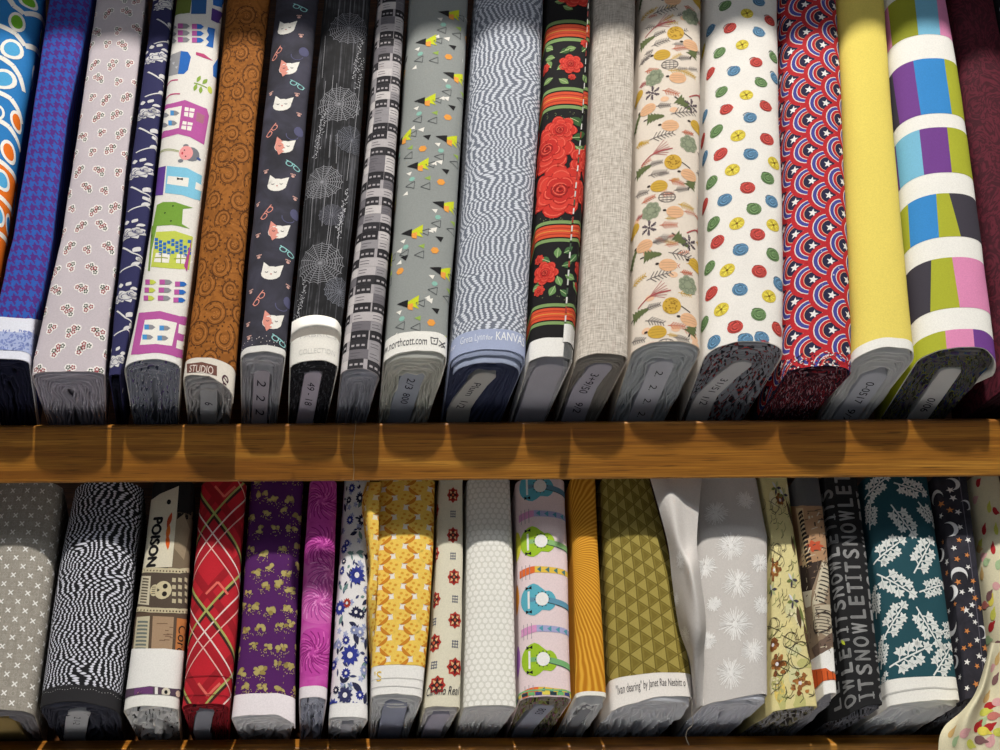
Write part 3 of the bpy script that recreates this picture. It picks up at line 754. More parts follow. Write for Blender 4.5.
for q in range(26):
    x = B.rnd.uniform(300, 362); y = B.rnd.uniform(0, 260); u, v = B.at(x, y); B.line([(u, v), (u+B.rnd.uniform(-1, 1)*MP, v-B.rnd.uniform(20, 60)*MP)], .45*MP, (150, 150, 156), 0)
B.raw = True
for a, (y0, s) in enumerate(((334, 'FABRICS'), (343, 'COLLECTION'))):
    B.text(s, -.014, (.02, .006)[a], .006, 0, (206, 204, 200), 2, fit=.03)
B.finish(m_streak('black_streaks', (25, 25, 28), (96, 96, 102)), (40, 40, 46), (232, 229, 222), nl=11, wav=1.8, core=(.009, .012, -.003), corecol=(196, 188, 204), spk=[(90, 90, 98)], dens=.6, write=[('49 - 18', .014, .011, .034)])
q = [(-1.02, -.30), (-.4, -.03), (.3, 0), (1.02, -.33)]
tuck = Sheet([[(290, 343, -.040), (300, 337, -.047), (318, 334, -.050), (335, 337, -.047), (340, 345, -.038)], [(291, 334, -.046), (301, 327, -.056), (318, 324, -.058), (335, 328, -.056), (341, 336, -.044)], [(292, 322, -.034), (302, 317, -.040), (318, 315, -.042), (335, 319, -.040), (341, 327, -.032)]], 20, 14, wr=0)
tuck.build('bunched_selvedge', (236, 233, 226), B.root, hem=.0006, printing=False)

# newsprint bricks
B = Bolt('up', 'narrow fabric bolt printed with black and grey newsprint blocks', [(377, 0), (368, 120), (355, 240), (338, 366)], [(406, 0), (400, 110), (392, 230), (384, 330), (381, 372)], 368, r=.6, seed=9, hem=[(-1.5, 0), (0, 0), (1, -.004), (1.6, 0)])
rn = B.rnd; hh = 9.3*MP
for j in range(0, 48):
    for c in range(-4, 5):
        u0 = c*19*MP-14*MP; v0 = j*hh; dark = ((j+2*c) % 6) in (0, 2, 3) if c % 2 == 0 else ((j+c) % 6) in (1, 4)
        w = (19 if not dark else rn.uniform(15, 20))*MP; col = rn.choice(((40, 38, 42), (48, 46, 50))) if dark else rn.choice(((186, 180, 182), (150, 146, 150), (204, 198, 198), (112, 108, 114)))
        B.poly([(u0, v0+.3*MP), (u0+w, v0+.3*MP), (u0+w, v0+hh), (u0, v0+hh)], col, 0 if not dark else 1)
        if dark:
            for q in range(3): B.poly([(u0+(2+q*5)*MP, v0+3*MP), (u0+(5+q*5)*MP, v0+3*MP), (u0+(5+q*5)*MP, v0+5*MP), (u0+(2+q*5)*MP, v0+5*MP)], (168, 162, 166), 2)
        else:
            for q in range(2): B.line([(u0+1.5*MP, v0+(3+q*3)*MP), (u0+rn.uniform(8, 12)*MP, v0+(3+q*3)*MP)], .6*MP, (96, 92, 98), 2)
B.finish((168, 162, 166), (164, 166, 178), nl=12, wav=2.2, hv=.004)

# grey with scattered triangles
B = Bolt('up', 'cool grey fabric bolt printed with lime, black and orange triangles above a printed white selvedge', [(408, 0), (401, 120), (390, 230), (378, 310), (371, 340)], [(469, 0), (463, 130), (456, 240), (450, 310), (448, 352)], 350, r=.5, seed=10, sel=.0165, hem=[(-1.5, 0), (-1, -.002), (0, 0), (1, 0), (1.5, -.004)])
LM, ORG, MNT = (206, 214, 40), (238, 160, 72), (140, 190, 176)
def tri(u, v, s, rot, c, out=False, sq=.8):
    p = [(u+s*math.cos(rot+a)*(1 if k == 0 else sq), v+s*math.sin(rot+a)*(1 if k == 0 else sq)) for k, a in enumerate((0, 2.2, -2.2))]
    if out: B.line(p+[p[0]], .55*MP, c, 1)
    else: B.poly(p, c, 1)
    return p
for x, y in ((448, 13), (425, 41), (453, 75), (424, 100), (446, 138), (417, 165), (443, 204), (411, 232), (440, 270), (407, 303), (402, 140), (392, 203), (385, 262), (398, 20), (460, 320), (402, 78), (436, 338)):
    u, v = B.at(x, y); m = MP
    B.poly([(u-4*m, v-2*m), (u+11*m, v+7*m), (u+11*m, v-3*m), (u+8*m, v-1*m), (u+12*m, v-7*m), (u+2*m, v-3*m)], LM, 1)
    B.poly([(u-1*m, v-2*m), (u+6*m, v-1*m), (u+6*m, v-8*m), (u+2*m, v-7*m)], ORG, 2)
    B.poly([(u-10*m, v+1*m), (u+1*m, v+3*m), (u+1*m, v-5*m)], BLACK, 3)
    tri(u-7*m, v-8*m, 3.6*m, 2.8, WHITE); tri(u+14*m, v-1*m, 5.5*m, 3.1, (70, 74, 78), True)
    tri(u+22*m, v+2*m, 4.2*m, 3.0, WHITE); tri(u+28*m, v-7*m, 4.8*m, 2.8, BLACK)
    tri(u+12*m, v-16*m, 4*m, 3.1, (150, 178, 84)); B.ell(u+24*m, v-20*m, 4*m, 3.6*m, ORG, 1, 6); B.ell(u-4*m, v-15*m, 3*m, 2.6*m, MNT, 1, 6)
    tri(u-4*m, v-22*m, 6*m, 3.1, (70, 74, 78), True); tri(u+11*m, v-25*m, 6*m, 3.2, (70, 74, 78), True)
    tri(u-9*m, v-30*m, 3.6*m, 3.3, WHITE)
B.raw = True
v = .0088; u = B.at(400, 346)[0]-.0235; B.text('www.northcott.com', u, v-.003, .0098, -.02, (52, 50, 60), 2, fit=.0455); u = B.at(426, 345)[0]; B.ell(u, v, .0006, .0006, (52, 50, 60), 2, 6)
u = B.at(434, 346)[0]; B.line([(u-.003, v+.003), (u-.0022, v-.0028), (u+.0022, v-.0028), (u+.003, v+.003)], .0007, (52, 50, 60), 2); B.line([(u-.003, v+.0028), (u, v+.002), (u+.003, v+.0028)], .0006, (52, 50, 60), 2); B.ell(u, v, .0006, .0006, (52, 50, 60), 2, 6)
u = B.at(442, 348)[0]; v = .008; B.line([(u-.003, v-.003), (u+.003, v+.003)], .0007, (52, 50, 60), 2); B.line([(u-.003, v+.002), (u+.003, v-.002)], .0007, (52, 50, 60), 2); B.line([(u-.001, v-.003), (u+.003, v-.0005)], .0006, (52, 50, 60), 2)
B.finish((146, 150, 148), (208, 208, 200), (240, 238, 232), nl=10, wav=1.8, hv=.009, h0=.004, core=(.0125, .024, -.006), corecol=(172, 178, 192), write=[('2/3', .008, .012, .015), ('800', .03, .011, .015)])

# grey ripple
B = Bolt('up', 'blue-grey and white ripple-textured fabric bolt with terraced hems and printed selvedge lettering', [(473, 0), (466, 120), (458, 240), (450, 340)], [(544, 0), (541, 110), (534, 210), (527, 335)], 349, r=.55, seed=11, sel=.0175)
B.raw = True
v = .009; u = B.at(460, 345)[0]; B.text('for', u-.012, v-.001, .006, -.02, (236, 238, 244), 2); B.text('Greta Lynn', u, v-.001, .0088, -.0, (226, 230, 240), 2, fit=.0215)
u = B.at(486, 340)[0]; B.text('for', u, v-.001, .006, -.0, (240, 242, 248), 2, fit=.0055); B.text('KANVAS', u+.0075, v-.001, .0105, -.0, (244, 246, 250), 2, fit=.026)
B.finish(m_ripple('grey_ripple', (112, 118, 132), (212, 216, 226), 5.6*MP, 2.3*MP, 1.0, 4.0), (66, 72, 100), (164, 174, 204), nl=13, wav=1.5, hv=.004, core=(.0125, .027, -.026), corecol=(196, 194, 190), write=[('Plum  1/2', .013, .012, .036)])
B.terrace((.0012, .004, (158, 168, 196)), (.0032, .009, (176, 186, 212)))

# roses
B = Bolt('up', 'black fabric bolt with large red roses, green leaves and orange stripes, cut edge folded over', [(546, 0), (541, 110), (535, 210), (528, 345)], [(590, 0), (588, 90), (582, 210), (577, 310), (574, 352)], 356, r=.42, seed=12, sel=.016)
RED, DRED, HR, LG, DG = (206, 52, 42), (148, 26, 28), (234, 96, 78), (120, 150, 92), (58, 92, 50)
def rose(B, x, y, r, full=True):
    u, v = B.at(x, y); r *= MP; rn = B.rnd
    for ringk, (rr, n, sz) in enumerate(((.72, 7, .5), (.5, 6, .42), (.3, 5, .32))):
        for q in range(n):
            a = q*6.283/n+ringk*.5; cx, cy = u+rr*r*math.cos(a), v+rr*r*math.sin(a)
            B.ell(cx, cy, sz*r*1.06, sz*r*.92, DRED if ringk else (176, 38, 34), 2+ringk*3, 12, a)
            B.ell(cx+.05*r*math.cos(a), cy+.05*r*math.sin(a), sz*r*.97, sz*r*.82, (RED, (214, 62, 50), (196, 44, 38))[ringk], 3+ringk*3, 12, a)
            arc(B, cx, cy, sz*r*.82, a-.9, a+.9, .05*r, HR, 4+ringk*3, 5)
    for q in range(9): arc(B, u, v, r*(.08+.03*q), q*1.9, q*1.9+2.4, .05*r, (DRED, HR)[q % 2], 12, 5)
def stripe(B, y, w, c, layer=1):
    pts = []
    for yy in (y-w/2, y+w/2):
        v = B.at(560, yy)[1]; pts.append(v)
    B.poly([(-.08, pts[0]), (.08, pts[0]), (.08, pts[1]), (-.08, pts[1])], c, layer)
def rose_print(B):
    for y0 in (31, 98, 231, 314):
        stripe(B, y0, 12, (216, 82, 50)); stripe(B, y0-9, 3.2, (128, 156, 98)); stripe(B, y0+9, 3.2, (128, 156, 98))
        for q in (-3, 0, 3): stripe(B, y0+q, .8, (226, 150, 70) if q == 0 else (170, 50, 36), 2)
    for x, y, a in ((553, 50, 2.4), (560, 53, .4), (555, 58, 2.8), (551, 68, 2.0), (557, 70, .6), (553, 78, 3.4), (559, 79, -.6), (565, 50, .3), (582, 52, 1), (583, 75, -1), (570, 118, -.4), (572, 138, .3), (575, 146, -.6), (580, 150, .2), (555, 2, -.2), (563, 6, -.5)):
        u, v = B.at(x, y); B.leaf(u, v, (11 if y < 110 else 17)*MP, (7 if y < 110 else 10)*MP, a, LG if x % 2 else DG, 2); B.line([(u, v), (u+9*MP*math.cos(a), v+9*MP*math.sin(a))], .7*MP, (180, 200, 140), 3)
    rose(B, 571, 64, 9.5); rose(B, 585, 44, 4); rose(B, 572, 77, 3); rose(B, 545, 70, 5)
    rose(B, 547, 150, 21); rose(B, 560, 130, 13); rose(B, 537, 145, 10); rose(B, 560, 190, 25); rose(B, 586, 165, 16); rose(B, 585, 200, 12); rose(B, 575, -6, 14); rose(B, 543, -4, 9)
    for x, y, a in ((557, 258, 1.5), (550, 262, 2.6), (562, 266, .3), (565, 275, -.4), (555, 286, -2), (560, 290, -.6), (548, 280, 3.2), (564, 253, .6), (570, 262, .9), (573, 282, -.8), (557, 276, -1.2), (541, 287, 3), (578, 255, .5), (578, 285, -1)):
        u, v = B.at(x, y); B.leaf(u, v, 11*MP, 7*MP, a, (112, 150, 92) if x % 2 else (70, 110, 66), 2); B.line([(u, v), (u+9*MP*math.cos(a), v+9*MP*math.sin(a))], .6*MP, (180, 205, 150), 3)
    rose(B, 545, 273, 10); rose(B, 539, 260, 4); rose(B, 539, 291, 4.5); rose(B, 579, 273, 8); rose(B, 576, 287, 3)
    for q in range(50):
        u, v = B.at(B.rnd.uniform(540, 585), B.rnd.choice((B.rnd.uniform(108, 120), B.rnd.uniform(218, 222), B.rnd.uniform(296, 302)))); B.ell(u, v, .5*MP, .5*MP, (120, 130, 90), 2, 5)
rose_print(B)
B.finish((24, 22, 24), (184, 184, 190), (236, 234, 230), nl=4, wav=1.2, core=(.0155, .006, -.006), corecol=(186, 184, 196))
fl = Sheet([[(563, 342, -.0365), (567, 342, -.0355), (571, 344, -.032), (573.5, 350, -.025)], [(570, 240, -.0125), (574, 240, -.0115), (578, 241, -.008), (579.5, 246, -.003)], [(582, 110, .020), (584.5, 110, .021), (587, 111, .024), (587.4, 114, .028)], [(588.4, -14, .049), (589.2, -14, .050), (590, -13, .053), (590.4, -11, .057)]], 12, 50, wr=0)
fl.sel = .0155
rose_print(fl)
fl.raw = True; fl.poly([(-1, 0), (1, 0), (1, .0155), (-1, .0155)], (236, 234, 230), 0)
for q in range(46): fl.poly([(0, .017+q*.008), (.0011, .017+q*.008), (.0011, .0225+q*.008), (0, .0225+q*.008)], ((214, 214, 210), (160, 60, 54), (222, 220, 214), (70, 90, 70), (196, 196, 190))[q % 5], 14)
fl.build('folded_cut_edge', (24, 22, 24), B.root, hem=.0008)

# linen
B = Bolt('up', 'plain oatmeal linen-weave fabric bolt', [(592, 0), (588, 120), (581, 240), (575, 330), (573, 360)], [(636, 0), (634, 110), (632, 210), (629, 300), (628, 358)], 353, r=.5, seed=13, wr=.0008)
for k in range(140): u, v = B.rnd.uniform(-.03, .03), B.rnd.uniform(0, .38); B.line([(u, v), (u+B.rnd.uniform(-.0004, .0004), v+B.rnd.uniform(.004, .016))], .0003, (B.rnd.choice(((150, 140, 132), (172, 150, 140), (164, 158, 140)))), 0)
B.finish(m_linen('oatmeal_linen', (166, 156, 144), (216, 208, 198)), (148, 142, 136), nl=13, wav=1.3, hv=.003, core=(.0125, .010, -.018), corecol=(186, 182, 196), write=[('3+9/50', .012, .013, .028), ('9/2', .055, .012, .016)])

# autumn trees
B = Bolt('up', 'cream fabric bolt printed with autumn leaves, pine trees and mustard blobs', [(639, 0), (635, 120), (630, 230), (627, 348)], [(701, 0), (700, 120), (698, 240), (700, 345)], 341, r=.55, seed=14)
OLV, MUS, PEA, GRY, RST, SAG, PNK = (96, 106, 66), (204, 164, 62), (226, 178, 138), (116, 108, 104), (196, 112, 84), (148, 156, 130), (170, 84, 84)
def pine(u, v, l, rot, c=OLV):
    cr, sr = math.cos(rot), math.sin(rot); q = []; n = 5; top = []; bot = []
    for k in range(n):
        t0 = k/n; w = .42*l*(1-t0*.8); top += [(t0*l, w), ((t0+.9/n)*l, w*.5)]; bot += [(t0*l, -w), ((t0+.9/n)*l, -w*.5)]
    pts = top+[(l*1.05, 0)]+bot[::-1]
    B.poly([(u+x*cr-y*sr, v+x*sr+y*cr) for x, y in pts], c, 1); B.line([(u, v), (u-.25*l*cr, v-.25*l*sr)], 1.4*MP, (60, 56, 50), 1)
mot = [('rt', 673, 162), ('pi', 642, 172, .3), ('sp', 657, 172, GRY, 18), ('sp', 677, 178, RST, 16), ('bl', 689, 175, PEA), ('bl', 659, 186, MUS), ('sp', 681, 189, GRY, 14), ('pi', 695, 190, 1.3), ('gl', 667, 197), ('sp', 648, 199, RST, 14), ('sp', 686, 203, MUS, 16), ('sg', 651, 211), ('bl', 675, 212, PEA), ('sp', 668, 223, RST, 17), ('dt', 649, 228), ('pi', 682, 236, -.5), ('sp', 660, 240, GRY, 14), ('tw', 697, 230), ('bl', 644, 246, PEA), ('pi', 651, 255, .1), ('sp', 681, 251, GRY, 25), ('bl', 668, 265, PEA), ('bl', 696, 266, MUS), ('sp', 686, 271, RST, 12), ('sp', 638, 281, MUS, 16), ('sp', 659, 276, GRY, 24), ('sg', 688, 285), ('tw', 652, 294), ('dt', 689, 243), ('sp', 640, 215, PNK, 12), ('bl', 634, 232, MUS), ('sp', 641, 190, GRY, 16), ('sp', 655, 162, GRY, 14), ('pi', 634, 265, 1.0)]
v0 = B.at(672, 162)[1]; v1 = B.at(662, 306)[1]; per = v0-v1; rn = B.rnd
for m in mot:
    u0, w0 = B.at(m[1], m[2])
    for k in (-1, 0, 1, 2):
        u, v = u0, w0+k*per
        if not -.02 < v < .40: continue
        t = m[0]
        if t == 'rt':
            B.ell(u, v, 9*MP, 8.5*MP, MUS, 2, 14)
            for q in range(26): a, r = rn.uniform(0, 6.28), rn.uniform(2, 8)*MP; B.ell(u+r*math.cos(a), v+r*math.sin(a), .9*MP, .7*MP, (150, 112, 34), 3, 5)
            B.line([(u+9*MP, v), (u+18*MP, v-5*MP)], 1*MP, (70, 60, 56), 1)
        elif t == 'pi': pine(u-7*MP, v, 17*MP, m[3]-.15)
        elif t == 'sp': sprig(B, u-m[4]*.5*MP, v-2*MP, m[4]*MP, rn.uniform(-.35, .25), m[3], 6, 1, .8*MP, .33)
        elif t == 'bl':
            B.ell(u, v, 9*MP, 6.5*MP, m[3], 2, 14, -.1); c2 = tuple(int(x*.86) for x in m[3])
            for q in (-3, 0, 3): B.line([(u-7*MP, v+q*MP), (u+7*MP, v+q*.8*MP)], .5*MP, c2, 3)
            B.ell(u-10.5*MP, v+2*MP, 2*MP, 1.3*MP, (60, 50, 46), 2, 6)
        elif t == 'gl':
            B.ring(u, v, 9*MP, 8*MP, GRY, 2, 14, .65)
            for q in (-4, 0, 4): B.line([(u+q*MP, v-5*MP), (u+q*MP, v+5*MP)], .6*MP, GRY, 2); B.line([(u-8*MP, v+q*.7*MP), (u+8*MP, v+q*.7*MP)], .6*MP, GRY, 2)
        elif t == 'sg':
            for q in range(7): a = q*.9; B.ell(u+6*MP*math.cos(a), v+6*MP*math.sin(a), 4.2*MP, 4*MP, SAG, 2, 9)
            B.ell(u, v, 6*MP, 6*MP, SAG, 2, 9)
            for q in range(7): a = q*.9; B.ring(u+6*MP*math.cos(a), v+6*MP*math.sin(a), 2.4*MP, 1.8*MP, (112, 120, 100), 3, 8)
        elif t == 'dt':
            for q in range(6):
                a = q*1.05+.3; x, y = u+7*MP*math.cos(a), v+7*MP*math.sin(a); B.line([(u, v), (x, y)], .8*MP, (88, 76, 84), 1)
                for z in (.5, .8, 1.05): B.ell(u+z*7*MP*math.cos(a+.25), v+z*7*MP*math.sin(a+.25), 1.1*MP, 1.1*MP, (88, 76, 84), 1, 6)
        elif t == 'tw':
            B.line([(u-14*MP, v-10*MP), (u-4*MP, v-3*MP), (u+6*MP, v), (u+18*MP, v+2*MP)], 1.3*MP, PNK, 2)
            for q in range(7): a = -.6+q*.25; B.line([(u-2*MP, v-2*MP), (u+15*MP*math.cos(a), v+2*MP+13*MP*math.sin(a))], .6*MP, (186, 116, 112), 1)
for q in range(70):
    u, v = rn.uniform(-.034, .034), rn.uniform(0, .38); k = q % 4
    if k < 3: sprig(B, u, v, rn.uniform(9, 14)*MP, rn.uniform(-.6, .6), (GRY, RST, MUS)[k], 5, 0, .6*MP, .34)
    else: B.ell(u, v, 4.5*MP, 3.2*MP, (232, 190, 156), 0, 10)
B.finish((226, 214, 200), (196, 200, 204), nl=12, wav=3.0, hv=.006, core=(.0125, .021, 0), corecol=(206, 206, 216), write=[('2.   2.   2.   2.', .012, .011, .064)])

# yarn dots
B = Bolt('up', 'white fabric bolt printed with red, blue, green and yellow yarn-ball dots', [(703, 0), (702, 120), (702, 240), (699, 350)], [(776, 0), (780, 150), (783, 260), (782, 356)], 341, r=.62, seed=15, wr=.0011, sel=0)
DC = dict(r=(186, 72, 66), b=(92, 132, 164), g=(104, 134, 88), y=(214, 192, 70))
D1 = 'g110,18 y178,42 r250,65 b62,95 r125,88 b215,100 y163,140 g92,165 r207,195 b137,222 r62,230 g222,258 g98,287 y176,297 r237,332 r113,342 b188,368 g82,410 y150,424 r241,435 r95,482 b190,482 y132,531 y263,510 g243,557 g66,570 r180,587 b108,625 r45,645 b256,630 g200,653 g72,698 y42,160 g262,180 b45,365 b265,245 b45,495 r40,440 b215,5'
D2 = 'y135,10 b146,85 r195,42 r78,63 g240,100 y107,145 g55,138 r200,148 b144,200 r60,212 y228,220 y90,258 g198,272 r130,308 b68,352 b160,345 b207,340 r253,315 g40,300 y240,15 g65,12 b257,185 r215,365'
pts = [(690+float(a[1:].split(',')[0])/3.126, float(a.split(',')[1])/3.126, a[0]) for a in D1.split()]+[(690+float(a[1:].split(',')[0])/2.884, 220+float(a.split(',')[1])/2.884, a[0]) for a in D2.split()]
for x, y, c in pts:
    u, v = B.at(x, y); f = .92 if y < 120 else 1.02; a = B.rnd.uniform(-.4, .4); r = 7.2*MP*f
    c0 = DC[c]; B.ell(u, v, r, r*.88, c0, 1, 16, a); dk, lt = tuple(int(q*.72) for q in c0), tuple(min(255, int(q*1.25)) for q in c0)
    if c == 'y':
        for q in range(9): b = q*.7; B.line([(u+1.5*MP*math.cos(b), v+1.5*MP*math.sin(b)), (u+5.6*MP*math.cos(b), v+5*MP*math.sin(b))], .7*MP, dk if q % 2 else lt, 2)
        B.ell(u, v, 1.4*MP, 1.2*MP, (120, 90, 30), 3, 7)
    else:
        for q in range(4): arc(B, u+(q-1.5)*1.6*MP, v-(q-1.5)*.9*MP, 4.6*MP, a+.4, a+2.6, .75*MP, (dk, lt)[q % 2], 2, 5); arc(B, u, v, (1.5+q*1.25)*MP, a+3.4, a+5.6, .7*MP, (lt, dk)[q % 2], 2, 5)
B.finish((236, 232, 226), (150, 152, 160), nl=16, wav=2.4, hv=.005, spk=[(44, 44, 52), (60, 60, 66), (150, 60, 60), (44, 44, 52)], dens=.54, core=(.0115, .022, -.036), corecol=(206, 204, 206), write=[('31/51', .022, .012, .018), ('1/2', .046, .012, .013)])

# stars and scallops
B = Bolt('up', 'red, white and blue scalloped fabric bolt with small white stars', [(778, 0), (783, 120), (785, 230), (781, 330), (778, 378)], [(835, 0), (841, 110), (845, 220), (850, 330), (849, 378)], 366, r=.5, seed=16)
RR, NV, BB, WW, PP = (186, 38, 46), (36, 36, 66), (70, 70, 150), (228, 218, 214), (226, 170, 140)
B.S = 35.2*MP
for i in range(-5, 6):
    u = (i*17.2+4)*MP
    for j in range(-1, 14):
        v = (j+.5*(i % 2))*B.S+i*1.2*MP
        if v > .40: continue
        L0 = (i+5)*9; R0 = 18.4*MP
        for q, (f, c) in enumerate(((1, RR), (.81, WW), (.765, BB), (.61, WW), (.575, RR), (.45, PP), (.42, NV))): B.ell(u+(R0*(1-f)*.25), v, R0*f*1.05, R0*f, c, L0+q, 20)
        B.star(u+3*MP, v, 4.6*MP, (236, 232, 230), L0+7, 5, .42, .2)
# lay the scallops in front-to-back order without stacking them off the cloth
for k, it in enumerate(B.items): B.items[k] = (it[0], it[1], it[2]*.12, it[3])
for q in range(200): u, v = B.rnd.uniform(-.045, .045), B.rnd.uniform(0, .012); B.ell(u, v, 1*MP, .8*MP, B.rnd.choice((RR, WW, NV, RR)), 14, 5)
B.finish(NV, (70, 30, 42), nl=30, wav=2.5, hv=.006, spk=[(26, 24, 38), (150, 40, 50), (26, 24, 38), (190, 150, 160), (120, 30, 44)], dens=.46)

# yellow
B = Bolt('up', 'plain butter-yellow fabric bolt with white hems', [(836, 0), (842, 150), (848, 260), (848, 345)], [(882, 0), (890, 110), (899, 220), (911, 352)], 347, r=.72, seed=17, sel=.008, wr=.0004)
B.finish((232, 212, 104), (216, 216, 216), (238, 236, 230), nl=11, wav=1.6, hv=.007, core=(.0135, .030, 0), corecol=(204, 206, 216), write=[('0-0517', .012, .013, .03), ('9/2', .052, .013, .018)])

# colour blocks
B = Bolt('up', 'white-banded fabric bolt with blue, purple, lime and pink colour-block rectangles', [(881, 0), (889, 110), (898, 200), (905, 290), (911, 356)], [(943, 0), (955, 75), (966, 150), (978, 240), (990, 340), (991, 350)], 347, r=.6, seed=18, wr=.0005, hem=[(-1.5, 0), (-.8, 0), (.5, 0), (1.2, -.010), (1.6, -.004)])
LMN, SKY, VIO, BLU, CHR, PNC = (170, 174, 48), (120, 184, 214), (112, 62, 140), (54, 136, 204), (62, 58, 68), (220, 138, 180)
rows = [((-6, 36), [(800, PNC), (887, (150, 154, 40)), (914, SKY), (936, PNC)], 4.5),
        ((59, 115), [(800, CHR), (891, VIO), (913, BLU), (944, LMN)], 8),
        ((128, 174), [(800, VIO), (894, SKY), (919, VIO), (947, LMN)], 5),
        ((194, 238), [(800, LMN), (907, BLU), (936, LMN), (949, CHR)], (4, 2.5, 3, 12)),
        ((258, 309), [(800, PNC), (904, CHR), (931, LMN), (952, PNC)], (2, 5, -1, 8)),
        ((330, 362), [(800, (190, 196, 40)), (914, LMN), (945, PNC), (973, VIO)], (-2, -2, 1, 1))]
for (ya, yb), cols, sl in rows:
    xc = 912+ (ya+yb)/2*.11
    va, vb = B.at(xc, ya)[1], B.at(xc, yb)[1]
    if yb > 355: vb = -.03
    us = []
    for k, (x, c) in enumerate(cols):
        s = sl if not isinstance(sl, tuple) else sl[k]
        us.append((B.at(x, ya)[0] if x > 850 else -.2, B.at(min(x+s, 1005), min(yb, 346))[0] if x > 850 else -.2, c))
    us.append((.2, .2, None))
    for k in range(len(us)-1):
        B.poly([(us[k][0], va), (us[k+1][0], va), (us[k+1][1], vb), (us[k][1], vb)], us[k][2], 0)
B.finish((238, 236, 230), (96, 92, 90), nl=13, wav=2.4, hv=.004, spk=[(70, 50, 90), (44, 70, 110), (120, 122, 50), (40, 38, 44), (60, 60, 50)], dens=.47, core=(.0115, .024, .004), corecol=(212, 210, 208), write=[('0/06', .042, .013, .02)])

# maroon
B = Bolt('up', 'dark maroon tone-on-tone fabric bolt at the right end of the upper shelf', [(946, 0), (961, 100), (976, 200), (989, 300), (992, 385)], [(991, 0), (1012, 100), (1032, 200), (1056, 300), (1072, 390)], 383, r=.5, seed=19, wr=.0012, sel=0)
B.finish(m_swirl('maroon_scroll', (62, 14, 28), (92, 26, 42), 34, 3.0), (44, 12, 22), nl=9, wav=1.5)
B = Bolt('up', 'near-black fabric bolt with pale dots in the top right corner', [(994, 0), (1017, 100), (1040, 200), (1064, 300), (1078, 385)], [(1050, 0), (1075, 100), (1102, 200), (1132, 300), (1150, 390)], 375, r=.5, seed=20)
for q in range(120): u, v = B.rnd.uniform(-.05, .05), B.rnd.uniform(0, .4); B.ell(u, v, 2.2*MP, 2.8*MP, (150, 160, 176), 1, 8)
B.finish((24, 24, 30), (40, 40, 48), nl=6)

# ------------------------------------------------------------------ lower shelf, left to right
rn = random.Random(77)
# grey with white crosses
B = Bolt('lo', 'warm grey fabric bolt printed with small white crosses, leftmost on the lower shelf', [(-4, 482), (-22, 560), (-48, 712)], [(66, 482), (60, 545), (49, 630), (38, 712)], 709, r=.55, seed=31)
for j in range(0, 34):
    for i in range(-5, 6):
        u, v = (i*16+(8 if j % 2 else 0)+4)*MP, (j*8.2+6)*MP
        for a in (.75, 2.35): B.line([(u-3*MP*math.cos(a), v-3*MP*math.sin(a)), (u+3*MP*math.cos(a), v+3*MP*math.sin(a))], 1.2*MP, (236, 234, 230), 1)
        B.ring(u+8*MP, v, 2.6*MP, 2.1*MP, (176, 170, 162), 0, 4)
        for q in (-1.5, 1.5): B.ell(u+8*MP+q*MP, v+4*MP, .4*MP, .4*MP, (176, 170, 162), 0, 4)
B.finish(m_linen('warm_grey_weave', (140, 134, 124), (164, 158, 148)), (126, 124, 130), nl=5, wav=2, core=(.022, .012, 0), corecol=(150, 128, 78))

# black and white ripple
B = Bolt('lo', 'black and white ripple-textured fabric bolt with a solid black hem band', [(76, 482), (62, 550), (52, 610), (40, 704)], [(147, 482), (138, 560), (131, 640), (122, 712)], 701, r=.6, n=2.1, seed=32, sel=.0125, hem=[(-1.5, 0), (0, 0), (1.2, -.004), (1.6, 0)])
B.raw = True
for q in range(44): B.ell(-.05+q*.0023, .0095+.0006*math.sin(q), .0003, .0003, (190, 190, 190), 2, 5)
B.finish(m_ripple('black_white_ripple', (26, 26, 30), (214, 214, 226), 5.6*MP, 2.1*MP, 5.0, 5.0, .29), (58, 60, 74), (40, 39, 42), nl=9, wav=3.4, hv=.007, core=(.012, .014, -.020), corecol=(196, 198, 204), write=[('2 1-2', .014, .010, .02)])

# apothecary labels
B = Bolt('lo', 'cream and black fabric bolt printed with an old POISON label and skull frame', [(152, 482), (143, 560), (131, 640), (121, 716)], [(196, 482), (192, 545), (188, 620), (180, 712)], 706, r=.55, seed=33, sel=.009)
P = B.pxpoly; CRM, TAN, DKB = (206, 196, 168), (160, 138, 108), (52, 42, 36)
P([(136, 478), (200, 478), (196, 520), (150, 520)], (30, 28, 28), 0); P([(176, 512), (196, 512), (192, 570), (168, 570)], (120, 104, 84), 0); P([(176, 520), (184, 514), (190, 530), (184, 560), (174, 548)], (150, 132, 108), 1)
P([(149, 502), (160, 494), (179, 486), (177, 512), (172, 567), (141, 568), (144, 530)], (216, 208, 186), 1, 5)
u, v = B.at(169, 502); B.ell(u, v, 2.6*MP, 2.6*MP, BLACK, 2, 10)
v0 = B.at(163, 516)[1]; v1 = B.at(160, 565)[1]; u0 = B.at(157, 540)[0]-.0062; B.bold('POISON', u0, v0, 17*MP, -math.pi/2-.06, (30, 28, 30), 3, v0-v1, .8*MP)
for q, (x, y, c) in enumerate(((167, 528, (190, 70, 34)), (167, 540, (220, 110, 40)), (168, 550, (214, 92, 30)))):
    u, v = B.at(x, y); B.leaf(u, v, 16*MP, 5*MP, 1.3+.2*q, c, 2)
P([(137, 568), (196, 572), (194, 612), (133, 610)], (84, 72, 62), 0, 6)
for y in (569, 609):
    P([(137, y-2), (194, y+.5), (194, y+5), (136, y+3)], (198, 186, 154), 2)
    for q in range(18): u, v = B.at(138+q*3.2, y+1+q*.12); B.ell(u, v, .9*MP, .9*MP, (92, 80, 66), 3, 6)
P([(142, 576), (151, 576), (149, 605), (138, 604)], (206, 196, 170), 1)
